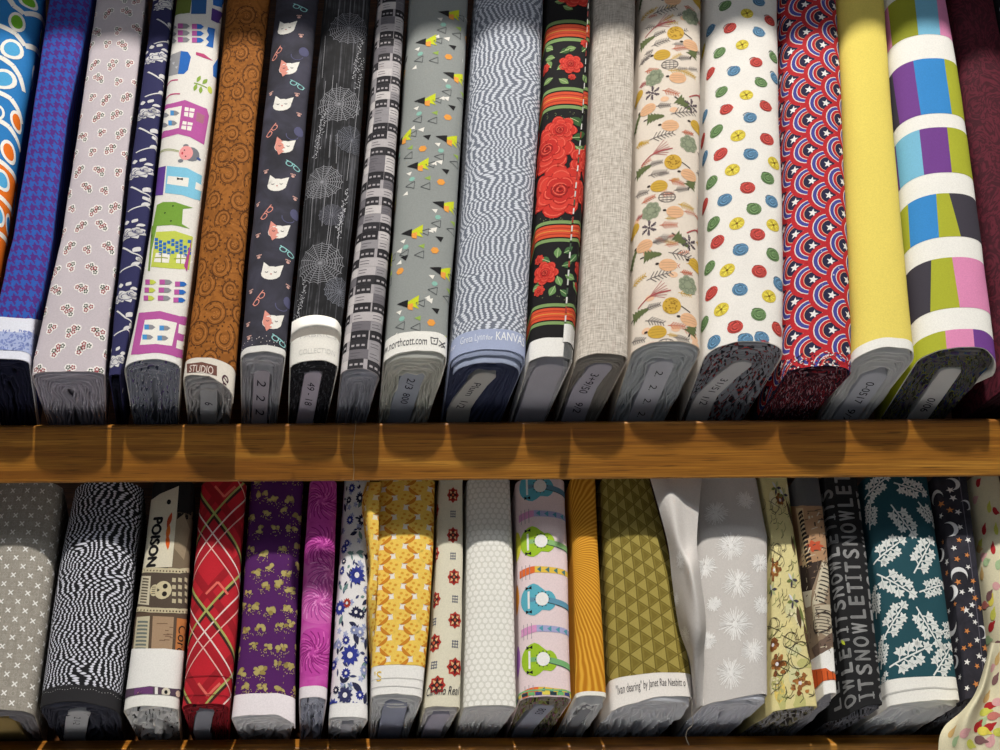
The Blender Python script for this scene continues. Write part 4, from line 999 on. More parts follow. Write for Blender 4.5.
for q in range(9): P([(143-q*.35, 578+q*2.9), (149-q*.3, 578.5+q*2.9), (149-q*.3, 580+q*2.9), (143-q*.35, 579.5+q*2.9)], (96, 86, 74), 2, 1)
u, v = B.at(163, 590); B.ell(u, v, 9*MP, 8.5*MP, (204, 192, 158), 2, 16); B.ell(u-9*MP, v, 5*MP, 5.5*MP, (204, 192, 158), 2, 12)
for dy in (-3.6, 3.6): B.ell(u+2*MP, v+dy*MP, 2.6*MP, 2.4*MP, (40, 34, 30), 3, 10)
B.poly([(u-3*MP, v), (u-6*MP, v+1.6*MP), (u-6*MP, v-1.6*MP)], (40, 34, 30), 3)
for q in range(4): B.line([(u-12*MP, v+(q*2-3)*MP), (u-8*MP, v+(q*2-3)*MP)], .6*MP, (70, 60, 50), 3)
for i in range(3):
    for j in range(4): u, v = B.at(174+i*6, 580+j*7); B.ell(u, v, 2.6*MP, 2.7*MP, (190, 178, 148), 2, 4, .78)
P([(133, 612), (196, 614), (190, 652), (128, 652)], (92, 74, 60), 0, 6)
P([(137, 617), (150, 616), (148, 652), (133, 652)], (196, 186, 158), 1)
for q in range(8): P([(138-q*.4, 621+q*3.8), (148-q*.3, 621+q*3.8), (148-q*.3, 623+q*3.8), (138-q*.4, 623+q*3.8)], (110, 116, 110), 2, 1)
P([(153, 616), (174, 617), (172, 653), (151, 653)], (168, 140, 112), 1)
for q in range(10): u, v = B.at(B.rnd.uniform(155, 171), B.rnd.uniform(622, 650)); B.line([(u, v), (u+B.rnd.uniform(2, 6)*MP, v)], .8*MP, (120, 92, 72), 2)
P([(177, 618), (190, 620), (188, 653), (175, 653)], (188, 118, 66), 1); u0, v0 = B.at(179, 624); B.text('Coro', u0, v0, 13*MP, -math.pi/2, (36, 28, 26), 3, fit=27*MP)
P([(120, 649), (140, 648.5), (165, 648.5), (192, 652), (186, 690), (150, 686), (120, 690)], (236, 234, 230), 4, 6)
P([(120, 690), (150, 686), (186, 690), (184, 700), (150, 697), (118, 700)], (84, 66, 84), 4, 6); P([(135, 688), (153, 686.5), (153, 697), (134, 698)], (106, 62, 112), 5); P([(155, 687), (158, 687), (158, 697), (155, 697)], (236, 232, 228), 5)
u, v = B.at(166, 692); B.ell(u, v, 4*MP, 4*MP, (216, 208, 190), 5, 9); B.ell(u, v, 1.6*MP, 1.8*MP, BLACK, 6, 7); u, v = B.at(140, 694); B.ell(u, v, 3*MP, 3*MP, (212, 170, 160), 5, 8); u, v = B.at(178, 694); B.ell(u, v, 3*MP, 3*MP, (226, 200, 180), 5, 8)
B.finish((60, 52, 46), (228, 230, 236), (236, 234, 228), nl=6, wav=4.5, hv=.009, spk=[(40, 40, 46), (190, 190, 196)], dens=.6)

# plaid
B = Bolt('lo', 'red tartan plaid fabric bolt with green and white diagonal lines', [(201, 482), (192, 580), (186, 640), (178, 708)], [(248, 482), (244, 545), (239, 630), (231, 706)], 703, r=.6, seed=34, wr=.0008)
SL = 1.24
for fam in (1, -1):
    for k in range(-4, 7):
        for off, w, c, ly in ((0, 4.2, (62, 34, 30), 0), (1.2, 2.0, (166, 170, 96), 2), (-11, 1.3, (238, 214, 208), 3), (-20, 1.1, (232, 180, 172), 3), (12, 7, (156, 24, 36), 0), (-15.5, 6, (168, 26, 40), 0)):
            v0 = (k*92+off*1.6+(fam*8))*MP-.01
            B.line([(-.06, v0-fam*SL*.06), (.06, v0+fam*SL*.06)], w*MP, c, ly+(1 if fam < 0 else 0))
for j in range(8):
    for i in range(-3, 4):
        u, v = (i*37+2)*MP, ((j+.5*(i % 2))*92/2*2+23)*MP*.5*2-.01
        s = 1 if (i+j) % 2 else -1
        B.line([(u-10*MP, v-s*6*MP), (u, v+s*5*MP), (u+10*MP, v-s*6*MP)], 2.2*MP, (226, 108, 96), 4)
B.line([(-.06, .0065), (.06, .0065)], .6*MP, (120, 20, 30), 8); B.line([(-.06, .021), (.06, .021)], .6*MP, (120, 20, 30), 8)
B.finish((190, 32, 46), (150, 30, 44), nl=9, wav=1.6, hv=.005, spk=[(60, 20, 26), (150, 40, 50)], dens=.55, core=(.009, .010, -.012), corecol=(150, 152, 166))

# purple with gold blots
B = Bolt('lo', 'deep purple fabric bolt with metallic gold blossom blots and a wide white selvedge', [(250, 482), (246, 540), (239, 620), (231, 712)], [(305, 482), (301, 560), (298, 640), (297, 712)], 715, r=.38, n=3, seed=35, sel=.0165, hem=[(-1.5, -.001), (-.9, 0), (.4, 0), (1.0, -.006), (1.4, -.010), (1.8, 0)])
G0, G1 = foil((206, 190, 118)), foil((176, 156, 86))
for j in range(0, 13):
    for i in range(-3, 4):
        u, v = (i*17+(8 if j % 2 else 0)+rn.uniform(-3.5, 3.5))*MP, (j*18+24+rn.uniform(-4, 4))*MP; s = rn.uniform(.75, 1.2)
        for q in range(7): B.ell(u+rn.uniform(-4.2, 4.2)*s*MP, v+rn.uniform(-2, 2.8)*s*MP, rn.uniform(1.6, 2.9)*s*MP, rn.uniform(1.2, 2.4)*s*MP, G0 if q % 3 else G1, 1+q % 3, 7, 0, .3, rn)
        for q in range(16): a = rn.uniform(3.4, 6.0); r = rn.uniform(3, 9)*s*MP; B.ell(u+r*math.cos(a), v+r*math.sin(a), .5*MP, .5*MP, G0, 1, 5)
for q in range(40): B.ell(17*MP+rn.uniform(-.4, .4)*MP, q*.005, .35*MP, .9*MP, G1, 1, 5)
B.finish((82, 30, 96), (226, 226, 240), (236, 228, 232), nl=7, wav=2.6, hv=.005)

# magenta mums
B = Bolt('lo', 'narrow magenta fabric bolt printed with large pink chrysanthemums', [(308, 482), (303, 560), (299, 640), (296, 702)], [(338, 482), (336, 560), (332, 640), (328, 700)], 697, r=.65, seed=36, sel=.0085)
for x, y, dk in ((322, 500, 1), (322, 545, 1), (320, 600, 0), (313, 652, 1), (330, 574, 0)):
    u, v = B.at(x, y); ca, cb = ((148, 34, 124), (222, 110, 192)) if dk else ((172, 66, 150), (232, 152, 212))
    B.ell(u, v, 21*MP, 22*MP, (196, 70, 166) if dk else (210, 100, 180), 0, 20)
    for k in range(54):
        a = k*2.39996; r = (3+18*math.sqrt(k/54))*MP; pts = []
        for q in range(5): t = q/4; pts.append((u+r*(.35+.65*t)*math.cos(a+.55*t), v+r*(.35+.65*t)*math.sin(a+.55*t)))
        B.line(pts, 1.0*MP, ca if k % 2 else cb, 1+(k % 2))
B.finish(m_blot('magenta_mottle', [(184, 56, 152), (204, 84, 174), (196, 120, 176)], 40), (196, 200, 218), (236, 228, 232), nl=6, wav=3.5, hv=.009, spk=[(40, 44, 70), (150, 154, 172)], dens=.62)

# blue floral
B = Bolt('lo', 'white fabric bolt printed with royal blue daisies, dark leaves and one red bloom', [(343, 482), (338, 560), (332, 640), (327, 716)], [(371, 482), (370, 560), (369, 640), (369, 716)], 716, r=.6, seed=37, sel=.0105, hem=[(-1.6, -.001), (0, 0), (1, -.001)])
RB, NB, PB, SG2 = (52, 62, 150), (42, 44, 74), (150, 160, 204), (110, 142, 140)
def daisy(x, y, r, c, n=11):
    u, v = B.at(x, y); r *= MP
    for k in range(n): B.leaf(u, v, r, r*.48, k*6.283/n, c, 3)
    B.ell(u, v, r*.55, r*.55, c, 3, 10); B.ell(u, v, r*.3, r*.3, (232, 230, 232), 4, 9)
for x, y, r, c in ((357, 575, 9.5, RB), (350, 655, 10, RB), (346, 673, 5, RB), (346, 640, 4.5, RB), (360, 695, 4.5, RB), (345, 695, 8, (60, 62, 104)), (332, 707, 8, RB), (354, 709, 7, RB), (340, 608, 7.5, RB), (344, 549, 5, RB), (347, 543, 4, RB), (344, 561, 3.5, NB), (342, 571, 4, RB), (360, 632, 5.5, PB), (354, 630, 4.5, PB), (356, 612, 6, NB), (361, 614, 5, NB), (347, 603, 5, (176, 62, 50)), (352, 488, 5, RB), (349, 500, 4, NB), (360, 498, 6, NB), (366, 660, 4, RB), (339, 645, 4, PB), (350, 520, 5, RB), (336, 690, 4, NB), (364, 670, 5, PB), (334, 665, 5, RB), (362, 520, 6, NB), (366, 590, 4, PB)): daisy(x, y, r, c)
for x, y, a, l, c in ((356, 553, .2, 10, SG2), (354, 554, 2.9, 9, SG2), (358, 552, -.7, 9, SG2), (343, 592, .9, 10, SG2), (342, 590, 2.2, 8, SG2), (361, 670, .9, 12, SG2), (362, 668, -1.2, 10, SG2), (339, 625, 1.1, 10, SG2), (358, 645, 1.9, 14, NB), (352, 682, -.7, 14, NB), (341, 683, .5, 10, NB), (362, 605, .7, 10, NB), (365, 650, 1.4, 12, NB), (349, 622, -.4, 10, NB), (338, 655, 1.7, 8, NB), (364, 705, 1.3, 12, NB), (350, 535, .3, 10, NB), (358, 508, 1.0, 12, SG2), (346, 512, 2.0, 10, NB), (340, 676, -1, 8, NB), (366, 560, 1.2, 10, NB), (362, 540, 2, 10, SG2)):
    u, v = B.at(x, y); B.leaf(u, v, l*MP, l*.42*MP, a, c, 2)
for q in range(150):
    u, v = B.rnd.uniform(-.026, .026), B.rnd.uniform(.012, .2)
    if q % 3: B.leaf(u, v, B.rnd.uniform(4, 8)*MP, B.rnd.uniform(2, 3)*MP, B.rnd.uniform(0, 6.28), B.rnd.choice((NB, (60, 66, 110), SG2, NB)), 1)
    else:
        for z in range(5): B.leaf(u, v, 3.4*MP, 2*MP, z*1.257, B.rnd.choice((PB, (176, 184, 214))), 1)
B.finish((232, 231, 232), (222, 224, 232), (238, 236, 234), nl=5, wav=3.5, hv=.004, h0=.001, core=(.006, .014, 0), corecol=(180, 182, 194))

# yellow geometric
B = Bolt('lo', 'white fabric bolt printed with yellow and orange circles, with a loose flap at its side', [(376, 482), (374, 545), (372, 600), (369, 690)], [(436, 482), (434, 560), (430, 630), (424, 690)], 693, r=.35, n=3, seed=38, sel=.022, hem=[(-1.5, -.002), (0, 0), (1.4, -.003)])
YL, YO, YD = (240, 202, 92), (222, 158, 52), (206, 132, 40)
def lemon(B, n=16):
    for j in range(-2, 25):
        for i in range(-6, 7):
            if (i+j) % 2: continue
            u, v = i*9.6*MP, (j*9.4+30)*MP; fl_ = j % 2
            B.ell(u, v, 8.2*MP, 6.8*MP, YL, 1, 14, .5 if fl_ else -.5)
            a = 3.9 if fl_ else 5.5
            B.poly([(u+8.2*MP*math.cos(a+t*.19), v+7.2*MP*math.sin(a+t*.19)) for t in range(-5, 6)], YD, 2)
            for q in range(4): b = q*1.57+.4; B.ell(u+3.4*MP*math.cos(b), v+3*MP*math.sin(b), 1.4*MP, 1.2*MP, YO, 3, 7)
lemon(B)
B.raw = True; u = B.at(374, 678)[0]; B.text("'S", u, .010, .011, 0, (226, 190, 80), 2)
B.line([(-.06, .012), (.06, .012)], .0006, (214, 212, 208), 3); B.line([(-.06, .006), (.06, .0055)], .0006, (206, 204, 202), 3)
B.finish((238, 232, 222), (226, 229, 240), (238, 236, 232), nl=7, wav=2.2, hv=.006, h0=.002, core=(.0125, .010, 0), corecol=(168, 174, 198))
fl = Sheet([[(372, 690, .004), (372.5, 660, -.006), (374, 650, -.008)], [(366.5, 600, .001), (369, 600, -.009), (376, 600, -.007)], [(369, 570, .008), (371, 565, -.002), (378, 566, .000)], [(362, 506, .020), (368, 504, .010), (379, 504, .012)], [(367, 482, .028), (372, 482, .018), (381, 482, .018)]], 10, 30, wr=0)
lemon(fl); fl.build('loose_side_flap', (238, 226, 196), B.root, hem=.0006)

# cream medallions
B = Bolt('lo', 'cream fabric bolt printed with red medallions and the script lettering Camino Real', [(437, 482), (432, 560), (426, 630), (419, 700)], [(464, 482), (464, 560), (463, 630), (461, 706)], 706, r=.45, seed=39, hem=[(-1.5, 0), (1.5, 0)])
for x, y in ((453, 495), (453, 535), (454, 577), (455, 620), (455, 667), (436, 555), (435, 600), (434, 643), (437, 685), (437, 512)):
    u, v = B.at(x, y); r = 7.6*MP if y < 640 else 8.3*MP
    B.star(u, v, r*1.05, (176, 62, 46), 1, 8, .78); B.ell(u, v, r*.82, r*.82, (168, 44, 40), 2, 14)
    for k in range(8): B.leaf(u, v, r*.8, r*.3, k*.785, (226, 180, 130) if k % 2 else (60, 36, 34), 3)
    B.ell(u, v, r*.36, r*.36, (60, 34, 34), 4, 9); B.ell(u, v, r*.18, r*.18, (206, 90, 60), 5, 7)
for x, y in ((453, 514), (453, 556), (455, 599), (455, 644), (435, 577), (434, 622), (434, 665)):
    u, v = B.at(x, y)
    for a in (-2.6, 0, 2.6):
        B.line([(u-3.5*MP, v+a*MP), (u+3.5*MP, v+a*MP)], .7*MP, (84, 88, 110), 1)
        B.line([(u+a*MP, v-3.5*MP), (u+a*MP, v+3.5*MP)], .7*MP, (84, 88, 110), 1)
B.text('Camino Real', -.0162, .0085, .0095, .02, (44, 42, 52), 6, fit=.0285, shear=.3)
B.finish((222, 216, 194), (222, 220, 222), nl=8, wav=2.2, hv=.004, core=(.010, .010, -.004), corecol=(188, 186, 206))

# white honeycomb
B = Bolt('lo', 'plain white honeycomb-textured fabric bolt', [(465, 482), (464, 560), (463, 640), (459, 708)], [(511, 482), (514, 560), (516, 640), (517, 708)], 705, r=.4, seed=40)
for j in range(0, 42):
    for i in range(-8, 9):
        u, v = (i*6.4+(3.2 if j % 2 else 0))*MP, (j*5.2+2)*MP; B.ell(u, v, 2.55*MP, 2.5*MP, (242, 240, 233), 0, 8)
B.finish((222, 220, 211), (228, 230, 240), nl=15, wav=1.8, hv=.003)

# guitars
B = Bolt('lo', 'pale pink fabric bolt printed with lime and turquoise guitars', [(514, 482), (516, 560), (517, 640), (517, 706)], [(565, 482), (568, 560), (570, 640), (572, 706)], 696, r=.5, seed=41, wr=.0004)
def guitar(x, y, c, c2):
    u, v = B.at(x, y); m = MP
    pts = []
    for k in range(28):
        a = 2*math.pi*k/28; t = math.cos(a); r = (11.5 if t < 0 else 9.5)
        wst = 1-.34*math.exp(-((t-.25)/.28)**2); pts.append((u+t*17.5*m-1*m, v+math.sin(a)*(15.5 if t < .25 else 12.5)*m*wst+(-1.5*m if t > .3 else 0)))
    B.poly(pts, c, 1)
    B.poly([(u+3*m, v+2.6*m), (u+40*m, v-4*m), (u+40*m, v-9.5*m), (u+3*m, v-2.6*m)], c2, 2); B.line([(u+6*m, v-3*m), (u+40*m, v-10*m)], .7*m, (60, 80, 80), 3)
    B.poly([(u-10*m, v+2*m), (u+3*m, v+2*m), (u+3*m, v-2*m), (u-10*m, v-2*m)], c2, 2)
    for k in range(12): a = k*.5236; B.ell(u+3*m+6.9*m*math.cos(a), v+6.9*m*math.sin(a), .7*m, .7*m, (50, 60, 60), 3, 5)
    B.ell(u+3*m, v, 6.2*m, 6.2*m, (238, 236, 234), 4, 16)
    B.poly([(u-11*m, v+8*m), (u-9*m, v+8*m), (u-9*m, v-8*m), (u-11*m, v-8*m)], (238, 236, 234), 3)
    for s in (1, -1): B.poly([(u-13*m, v+s*9*m), (u-13*m, v+s*12.5*m), (u-10*m, v+s*11.2*m), (u-7*m, v+s*12.8*m), (u-7*m, v+s*9.5*m), (u-10*m, v+s*10.6*m)], BLACK, 3)
LIM, TUR = (158, 194, 44), (92, 176, 196)
for x, y, c, c2 in ((537, 486, TUR, (96, 140, 166)), (538, 541, LIM, (140, 184, 120)), (539, 599, TUR, (96, 150, 176)), (540, 659, LIM, (120, 176, 116))): guitar(x, y, c, c2)
def neck(x, y, a, b, c):
    u, v = B.at(x, y); m = MP
    B.poly([(u-22*m, v-5*m), (u-22*m, v+2*m), (u-10*m, v+4*m), (u-6*m, v+4*m), (u-6*m, v-2*m)], a, 1); B.poly([(u-6*m, v+4*m), (u+34*m, v+1*m), (u+34*m, v-4*m), (u-6*m, v-2*m)], b, 1)
    for q in range(5): B.poly([(u+(-4+q*8)*m, v+1-1+(1-q*.6)*m), (u+(0+q*8)*m, v+(3.6-q*.6)*m), (u+(0+q*8)*m, v+(-2-q*.6)*m)], c, 2)
    for q in range(3): B.line([(u+(-19+q*4)*m, v+6*m), (u+(-19+q*4)*m, v-8*m)], .6*m, (150, 140, 150), 2)
for x, y, t in ((540, 514, 0), (541, 570, 1), (543, 629, 0), (545, 691, 1)):
    neck(x, y, *(((216, 150, 196), (170, 170, 210), (84, 156, 176)) if not t else ((226, 108, 50), (232, 194, 74), (70, 120, 120))))
for x, y, c in ((519, 545, (206, 202, 60)), (518, 598, (226, 150, 50)), (519, 660, (170, 110, 190))):
    u, v = B.at(x, y); B.ell(u-4*MP, v, 7*MP, 14*MP, c, 1, 14)
for q in range(14): v = .0025; B.poly([(-.04+q*.006, .001), (-.0345+q*.006, .001), (-.0345+q*.006, .0035), (-.04+q*.006, .0035)], ((110, 180, 110), (60, 70, 130), (230, 214, 90), (40, 60, 70))[q % 4], 3)
B.line([(-.04, .0048), (.04, .0048)], .0012, (120, 186, 130), 3)
B.finish((232, 212, 214), (150, 142, 132), nl=9, wav=2.4, hv=.006, spk=[(70, 60, 54), (150, 160, 90), (120, 110, 60), (160, 110, 130)], dens=.5, core=(.0105, .012, -.012), corecol=(168, 172, 190), write=[('803', .006, .012, .014)])

# mustard moire
def m_moire(name):
    n = NT(name); u, v = n.uv()
    def rings(cu, cv, k):
        a = n.math('MULTIPLY', n.math('ADD', u, -cu), 1.5); b = n.math('ADD', v, -cv)
        r = n.math('SQRT', n.math('ADD', n.math('MULTIPLY', a, a), n.math('MULTIPLY', b, b)))
        return r
    r1 = rings(-.026, .108, 1)
    ang = n.math('ARCTAN2', n.math('ADD', v, -.108), n.math('ADD', u, .034))
    ns = n.noise(n.comb(n.math('MULTIPLY', u, 30.0), n.math('MULTIPLY', v, 24.0)), 1.0, 2)
    f = n.math('SINE', n.math('ADD', n.math('MULTIPLY', ang, 110.0), n.math('ADD', n.math('MULTIPLY', ns, 16.0), n.math('MULTIPLY', r1, 260.0))))
    return n.done(n.ramp(n.math('ADD', n.math('MULTIPLY', f, .5), .5), [(.15, (186, 120, 24)), (.55, (208, 144, 36)), (.9, (224, 168, 58))]))
B = Bolt('lo', 'narrow mustard fabric bolt with fine swirling gold lines', [(568, 482), (571, 560), (573, 640), (574, 702)], [(596, 482), (600, 560), (604, 640), (607, 702)], 695, r=.6, seed=42, sel=.003)
B.finish(m_moire('mustard_moire'), (224, 226, 232), (240, 236, 226), nl=4, wav=3.0, hv=.008, h0=.004, core=(.006, .014, -.006), corecol=(150, 152, 160))

# olive triangles
B = Bolt('lo', 'olive fabric bolt with tonal triangle grid and a printed white selvedge', [(599, 482), (602, 560), (605, 640), (607, 706)], [(650, 482), (663, 530), (677, 590), (691, 680), (692, 700)], 697, r=.34, n=3.2, seed=43, sel=.0185, hem=[(-1.5, -.009), (-1, -.008), (0, 0), (1, .002), (1.5, .002)])
for j in range(0, 22):
    for i in range(-8, 9):
        s = 14*MP; h = 11.5*MP; u, v = i*h+3*MP, (j+.5*(i % 2))*s-.004
        B.poly([(u+.5*MP, v+.7*MP), (u+.5*MP, v+s-.7*MP), (u+h-.9*MP, v+s/2)], (134, 118, 50), 0)
        B.poly([(u+2*MP, v+3*MP), (u+2*MP, v+s-3*MP), (u+h-3.6*MP, v+s/2)], (122, 106, 42), 1)
        B.poly([(u+h-.5*MP, v+s/2+.7*MP), (u+h-.5*MP, v+s*1.5-.7*MP), (u+.9*MP, v+s)], (164, 148, 76), 0)
B.raw = True
u = B.at(616, 694)[0]; B.text('"Ivan dearing" by Janet Rae Nesbitt o', u, .008, .0085, .0, (60, 52, 54), 3, fit=.0575)
B.finish((112, 97, 38), (220, 222, 232), (236, 230, 224), nl=13, wav=2.6, hv=.007, h0=.003)
B.root['label'] = B.label

# pearl with snow bursts and its loose end
B = Bolt('lo', 'pearl-grey fabric bolt printed with white starbursts, its loose cloth end hanging at the left', [(697, 482), (694, 540), (694, 620), (699, 708)], [(757, 482), (768, 538), (768, 620), (768, 692)], 697, r=.3, n=2.6, seed=44, wr=.0008, hem=[(-1.5, -.006), (-1, -.005), (0, 0), (1, .004), (1.5, .004)])
def burst(B, u, v, r, n=64, c=(244, 242, 240), L=1):
    for k in range(n):
        a = k*6.283/n+rn.uniform(-.06, .06); r0 = r*rn.uniform(.05, .4); r1 = r*rn.uniform(.6, 1.08)
        B.line([(u+r0*math.cos(a), v+r0*math.sin(a)), (u+r1*math.cos(a), v+r1*math.sin(a))], (.6 if k % 2 else .45)*MP, c, L)
    B.ell(u, v, r*.16, r*.2, c, L, 8)
for x, y, r in ((731, 546, 13), (705, 567, 11), (760, 563, 9), (737, 583, 14), (714, 604, 7), (735, 624, 15), (753, 651, 11), (731, 673, 13), (762, 605, 9), (716, 513, 11), (745, 500, 9), (708, 640, 8)):
    u, v = B.at(x, y); burst(B, u, v, r*MP)
B.finish((202, 197, 193), (216, 218, 232), nl=15, wav=1.5, hv=.004)
fl = Sheet([[(693, 712, -0.0165), (696, 709, -0.0225), (699, 707, -0.0245), (703, 704, -0.0265)],
            [(690, 664, -0.0145), (693, 662, -0.0285), (698, 660, -0.0305), (704, 656, -0.0225)],
            [(679, 628, -0.0105), (690, 624, -0.0305), (700, 624, -0.0345), (706, 620, -0.0205)],
            [(672, 580, -0.0045), (683, 572, -0.0165), (692, 572, -0.0265), (700, 572, -0.0125)],
            [(667, 540, 0.0015), (676, 533, -0.0085), (686, 540, -0.0045), (697, 536, 0.0015)],
            [(650, 478, 0.0145), (668, 478, 0.0095), (684, 478, 0.0135), (702, 478, 0.0195)]], 22, 44, wr=0)
for x, y, r in ((686, 634, 9), (680, 560, 8), (676, 600, 7)):
    u, v = fl.at(x, y); burst(fl, u, v, r*MP, 34)
fl.build('loose_cloth_end', (204, 199, 195), B.root, hem=.0007)

# toile
B = Bolt('lo', 'pale yellow fabric bolt printed with sketched brown blossoms and green stems', [(758, 482), (769, 538), (769, 640), (769, 716)], [(788, 482), (797, 550), (806, 620), (817, 706)], 707, r=.34, n=3, seed=45, hem=[(-1.6, -.004), (0, 0), (1.5, .001)])
BR, OL, SK = (150, 96, 50), (112, 122, 66), (66, 58, 46)
for q in range(24):
    u, v = B.at(B.rnd.uniform(762, 812), B.rnd.uniform(485, 705)); B.ell(u, v, B.rnd.uniform(4, 9)*MP, B.rnd.uniform(4, 9)*MP, B.rnd.choice(((226, 212, 150), (222, 196, 106), (212, 208, 160), (232, 222, 180), (190, 186, 120))), 0, 12, 0, .2, B.rnd)
for x, y, r in ((774, 570, 10), (800, 683, 10), (777, 664, 9), (773, 645, 5), (780, 500, 5)):
    u, v = B.at(x, y)
    for q in range(16): a = q*.9; rr = r*rn.uniform(.25, 1)*MP; B.ell(u+rr*math.cos(a), v+rr*math.sin(a), rn.uniform(1.8, 3.4)*MP, rn.uniform(1.6, 3)*MP, (BR, (176, 116, 60), (124, 74, 40))[q % 3], 2, 7, 0, .3, rn)
    B.ell(u, v, 1.8*MP, 1.8*MP, (220, 214, 216), 4, 8)
for x, y, r in ((776, 553, 11), (772, 628, 11), (800, 655, 15), (782, 668, 8), (790, 640, 9), (775, 505, 9)):
    u, v = B.at(x, y)
    for q in range(2): B.ring(u, v, r*(1-.12*q)*MP, r*(1-.12*q)*MP-.6*MP, SK, 3, 16, .75, .6+q*.5)
    B.line([(u-r*MP, v+r*.5*MP), (u+r*MP, v-r*.4*MP)], .6*MP, SK, 3)
for x, y, a, l in ((786, 500, -1.3, 30), (791, 535, -1.4, 20), (803, 620, -1.4, 40), (797, 605, -1.5, 22), (806, 640, -1.3, 26)):
    u, v = B.at(x, y); B.leaf(u, v, l*MP, 6*MP, a, (86, 66, 48), 2); B.leaf(u+3*MP, v, l*.8*MP, 4*MP, a+.12, OL, 3)
for x, y in ((793, 601), (776, 488), (783, 495), (772, 590), (792, 580)):
    u, v = B.at(x, y)
    for q in range(6): B.leaf(u, v, 8*MP, 3*MP, q*1.1, ((70, 66, 78), (176, 180, 130), (216, 216, 220), OL)[q % 4], 4)
for q in range(170):
    u, v = B.at(rn.uniform(762, 812), rn.uniform(485, 704)); a = rn.uniform(-.5, 1.2); B.line([(u, v), (u+5*MP*math.cos(a), v+5*MP*math.sin(a)), (u+9*MP*math.cos(a+.5), v+9*MP*math.sin(a+.5))], .6*MP, rn.choice((SK, OL, (120, 104, 70))), 2)
B.finish((220, 208, 150), (150, 148, 150), nl=8, wav=2.0, hv=.006, spk=[(60, 56, 54), (120, 116, 90), (160, 160, 170)], dens=.5)

# newspaper kraft
B = Bolt('lo', 'brown and cream fabric bolt printed with vintage newspaper clippings and an orange pumpkin', [(791, 482), (801, 540), (812, 610), (822, 700)], [(820, 482), (827, 540), (835, 640), (838, 704)], 693, r=.6, seed=46, sel=.010, wr=.0014)
P = B.pxpoly
P([(784, 478), (824, 478), (824, 506), (790, 506)], (92, 92, 94)); P([(790, 506), (826, 506), (828, 560), (798, 566)], (176, 138, 104)); P([(798, 566), (824, 562), (832, 556), (834, 640), (808, 650)], (150, 130, 108)); P([(800, 566), (822, 560), (812, 590), (802, 592)], (60, 48, 42), 1)
P([(796, 508), (803, 508), (809, 566), (803, 568)], (206, 180, 140), 1)
for q in range(13): u, v = B.at(799.5+q*.75, 512+q*4.2); B.poly([(u-2.4*MP, v), (u+2.4*MP, v), (u+2.4*MP, v-2.6*MP), (u-2.4*MP, v-2.6*MP)], (40, 34, 32), 2)
u, v = B.at(814, 546)
for q in range(7): B.leaf(u, v, 6*MP, 3*MP, q*.9, (196, 86, 56), 2)
P([(822, 562), (832, 570), (824, 602), (812, 606)], (206, 196, 172), 1)
for q in range(9): B.line([B.at(823-q*.9, 568+q*4), B.at(831-q*.6, 572+q*4)], 1.3*MP, (66, 60, 56), 2)
P([(812, 606), (834, 604), (832, 640), (814, 628)], (196, 184, 160), 1); u, v = B.at(822, 622); B.ring(u, v, 11*MP, 9.5*MP, (60, 52, 48), 3, 18, .8, .5)
for q in range(8): B.line([B.at(815, 610+q*3.4), B.at(830, 612+q*3.2)], .9*MP, (90, 82, 74), 2)
P([(803, 592), (812, 590), (811, 606), (806, 608)], (214, 206, 186), 2); P([(812, 648), (834, 630), (832, 650), (818, 664)], (112, 92, 80), 2)
P([(808, 662), (836, 645), (842, 672), (814, 672)], (238, 236, 232), 3); P([(812, 670), (826, 668), (840, 678), (840, 690), (812, 690)], (206, 90, 40), 4, 4)
for q in range(4): B.line([B.at(817+q*5, 671), B.at(818+q*5.5, 688)], .8*MP, (120, 50, 24), 5)
for q in range(150):
    y = rn.uniform(508, 655); x = rn.uniform(800, 834); u, v = B.at(x, y); a = rn.choice((0, .5, 1.2, 1.57)); l = rn.uniform(1.5, 5)*MP
    B.line([(u, v), (u+l*math.cos(a), v+l*math.sin(a))], rn.uniform(.5, 1)*MP, rn.choice(((60, 50, 44), (90, 76, 64), (210, 198, 172), (120, 98, 78))), 3)
B.finish((150, 126, 102), (166, 166, 176), (238, 236, 232), nl=6, wav=2.5, hv=.006, h0=.002)

# let it snow
B = Bolt('lo', 'black fabric bolt with grey upright LET IT SNOW lettering', [(821, 482), (828, 540), (837, 620), (848, 718)], [(858, 482), (866, 550), (875, 630), (883, 706)], 705, r=.34, n=2.8, seed=47, wr=.0008, hem=[(-1.6, -.007), (-1, -.005), (0, 0), (1.4, .002)])
LGY = (138, 138, 138)
for x, y, tx, ph in ((856, 702, 'OWLETITSNOWLETITS', 0), (874, 694, 'ITSNOWLETITSNOWLET', 0), (894, 700, 'SNOWLETITSNOWLETI', 0), (839, 708, 'LETITSNOWLETITSNO', 0)):
    u, v = B.at(min(x, 879), y); u += max(0, x-879)*MP
    if x == 839: u = B.at(853, 700)[0]-18*MP
    yy = v-.002
    for k, ch in enumerate(tx):
        w = 7*MP if ch == 'I' else 12.4*MP
        B.bold(ch, u, yy, 20*MP, math.pi/2, LGY if (k+int(x)) % 3 else (156, 156, 156), 1, w-3.4*MP if ch != 'I' else 2.2*MP, .5*MP)
        if ch == 'I':
            for e in (0, 1): B.poly([(u-(14.6*e)*MP, yy-1.6*MP), (u-(14.6*e)*MP, yy+4.4*MP), (u-(14.6*e-1.2*(1 if e else -1))*MP, yy+4.4*MP), (u-(14.6*e-1.2*(1 if e else -1))*MP, yy-1.6*MP)], LGY, 1)
        yy += w
u, v = B.at(845, 645); B.leaf(u, v, 6*MP, 2.6*MP, 2.1, (190, 200, 60), 3)
B.finish((30, 30, 32), (104, 106, 116), nl=8, wav=1.5, hv=.006, spk=[(30, 30, 34), (120, 122, 130)], dens=.52)

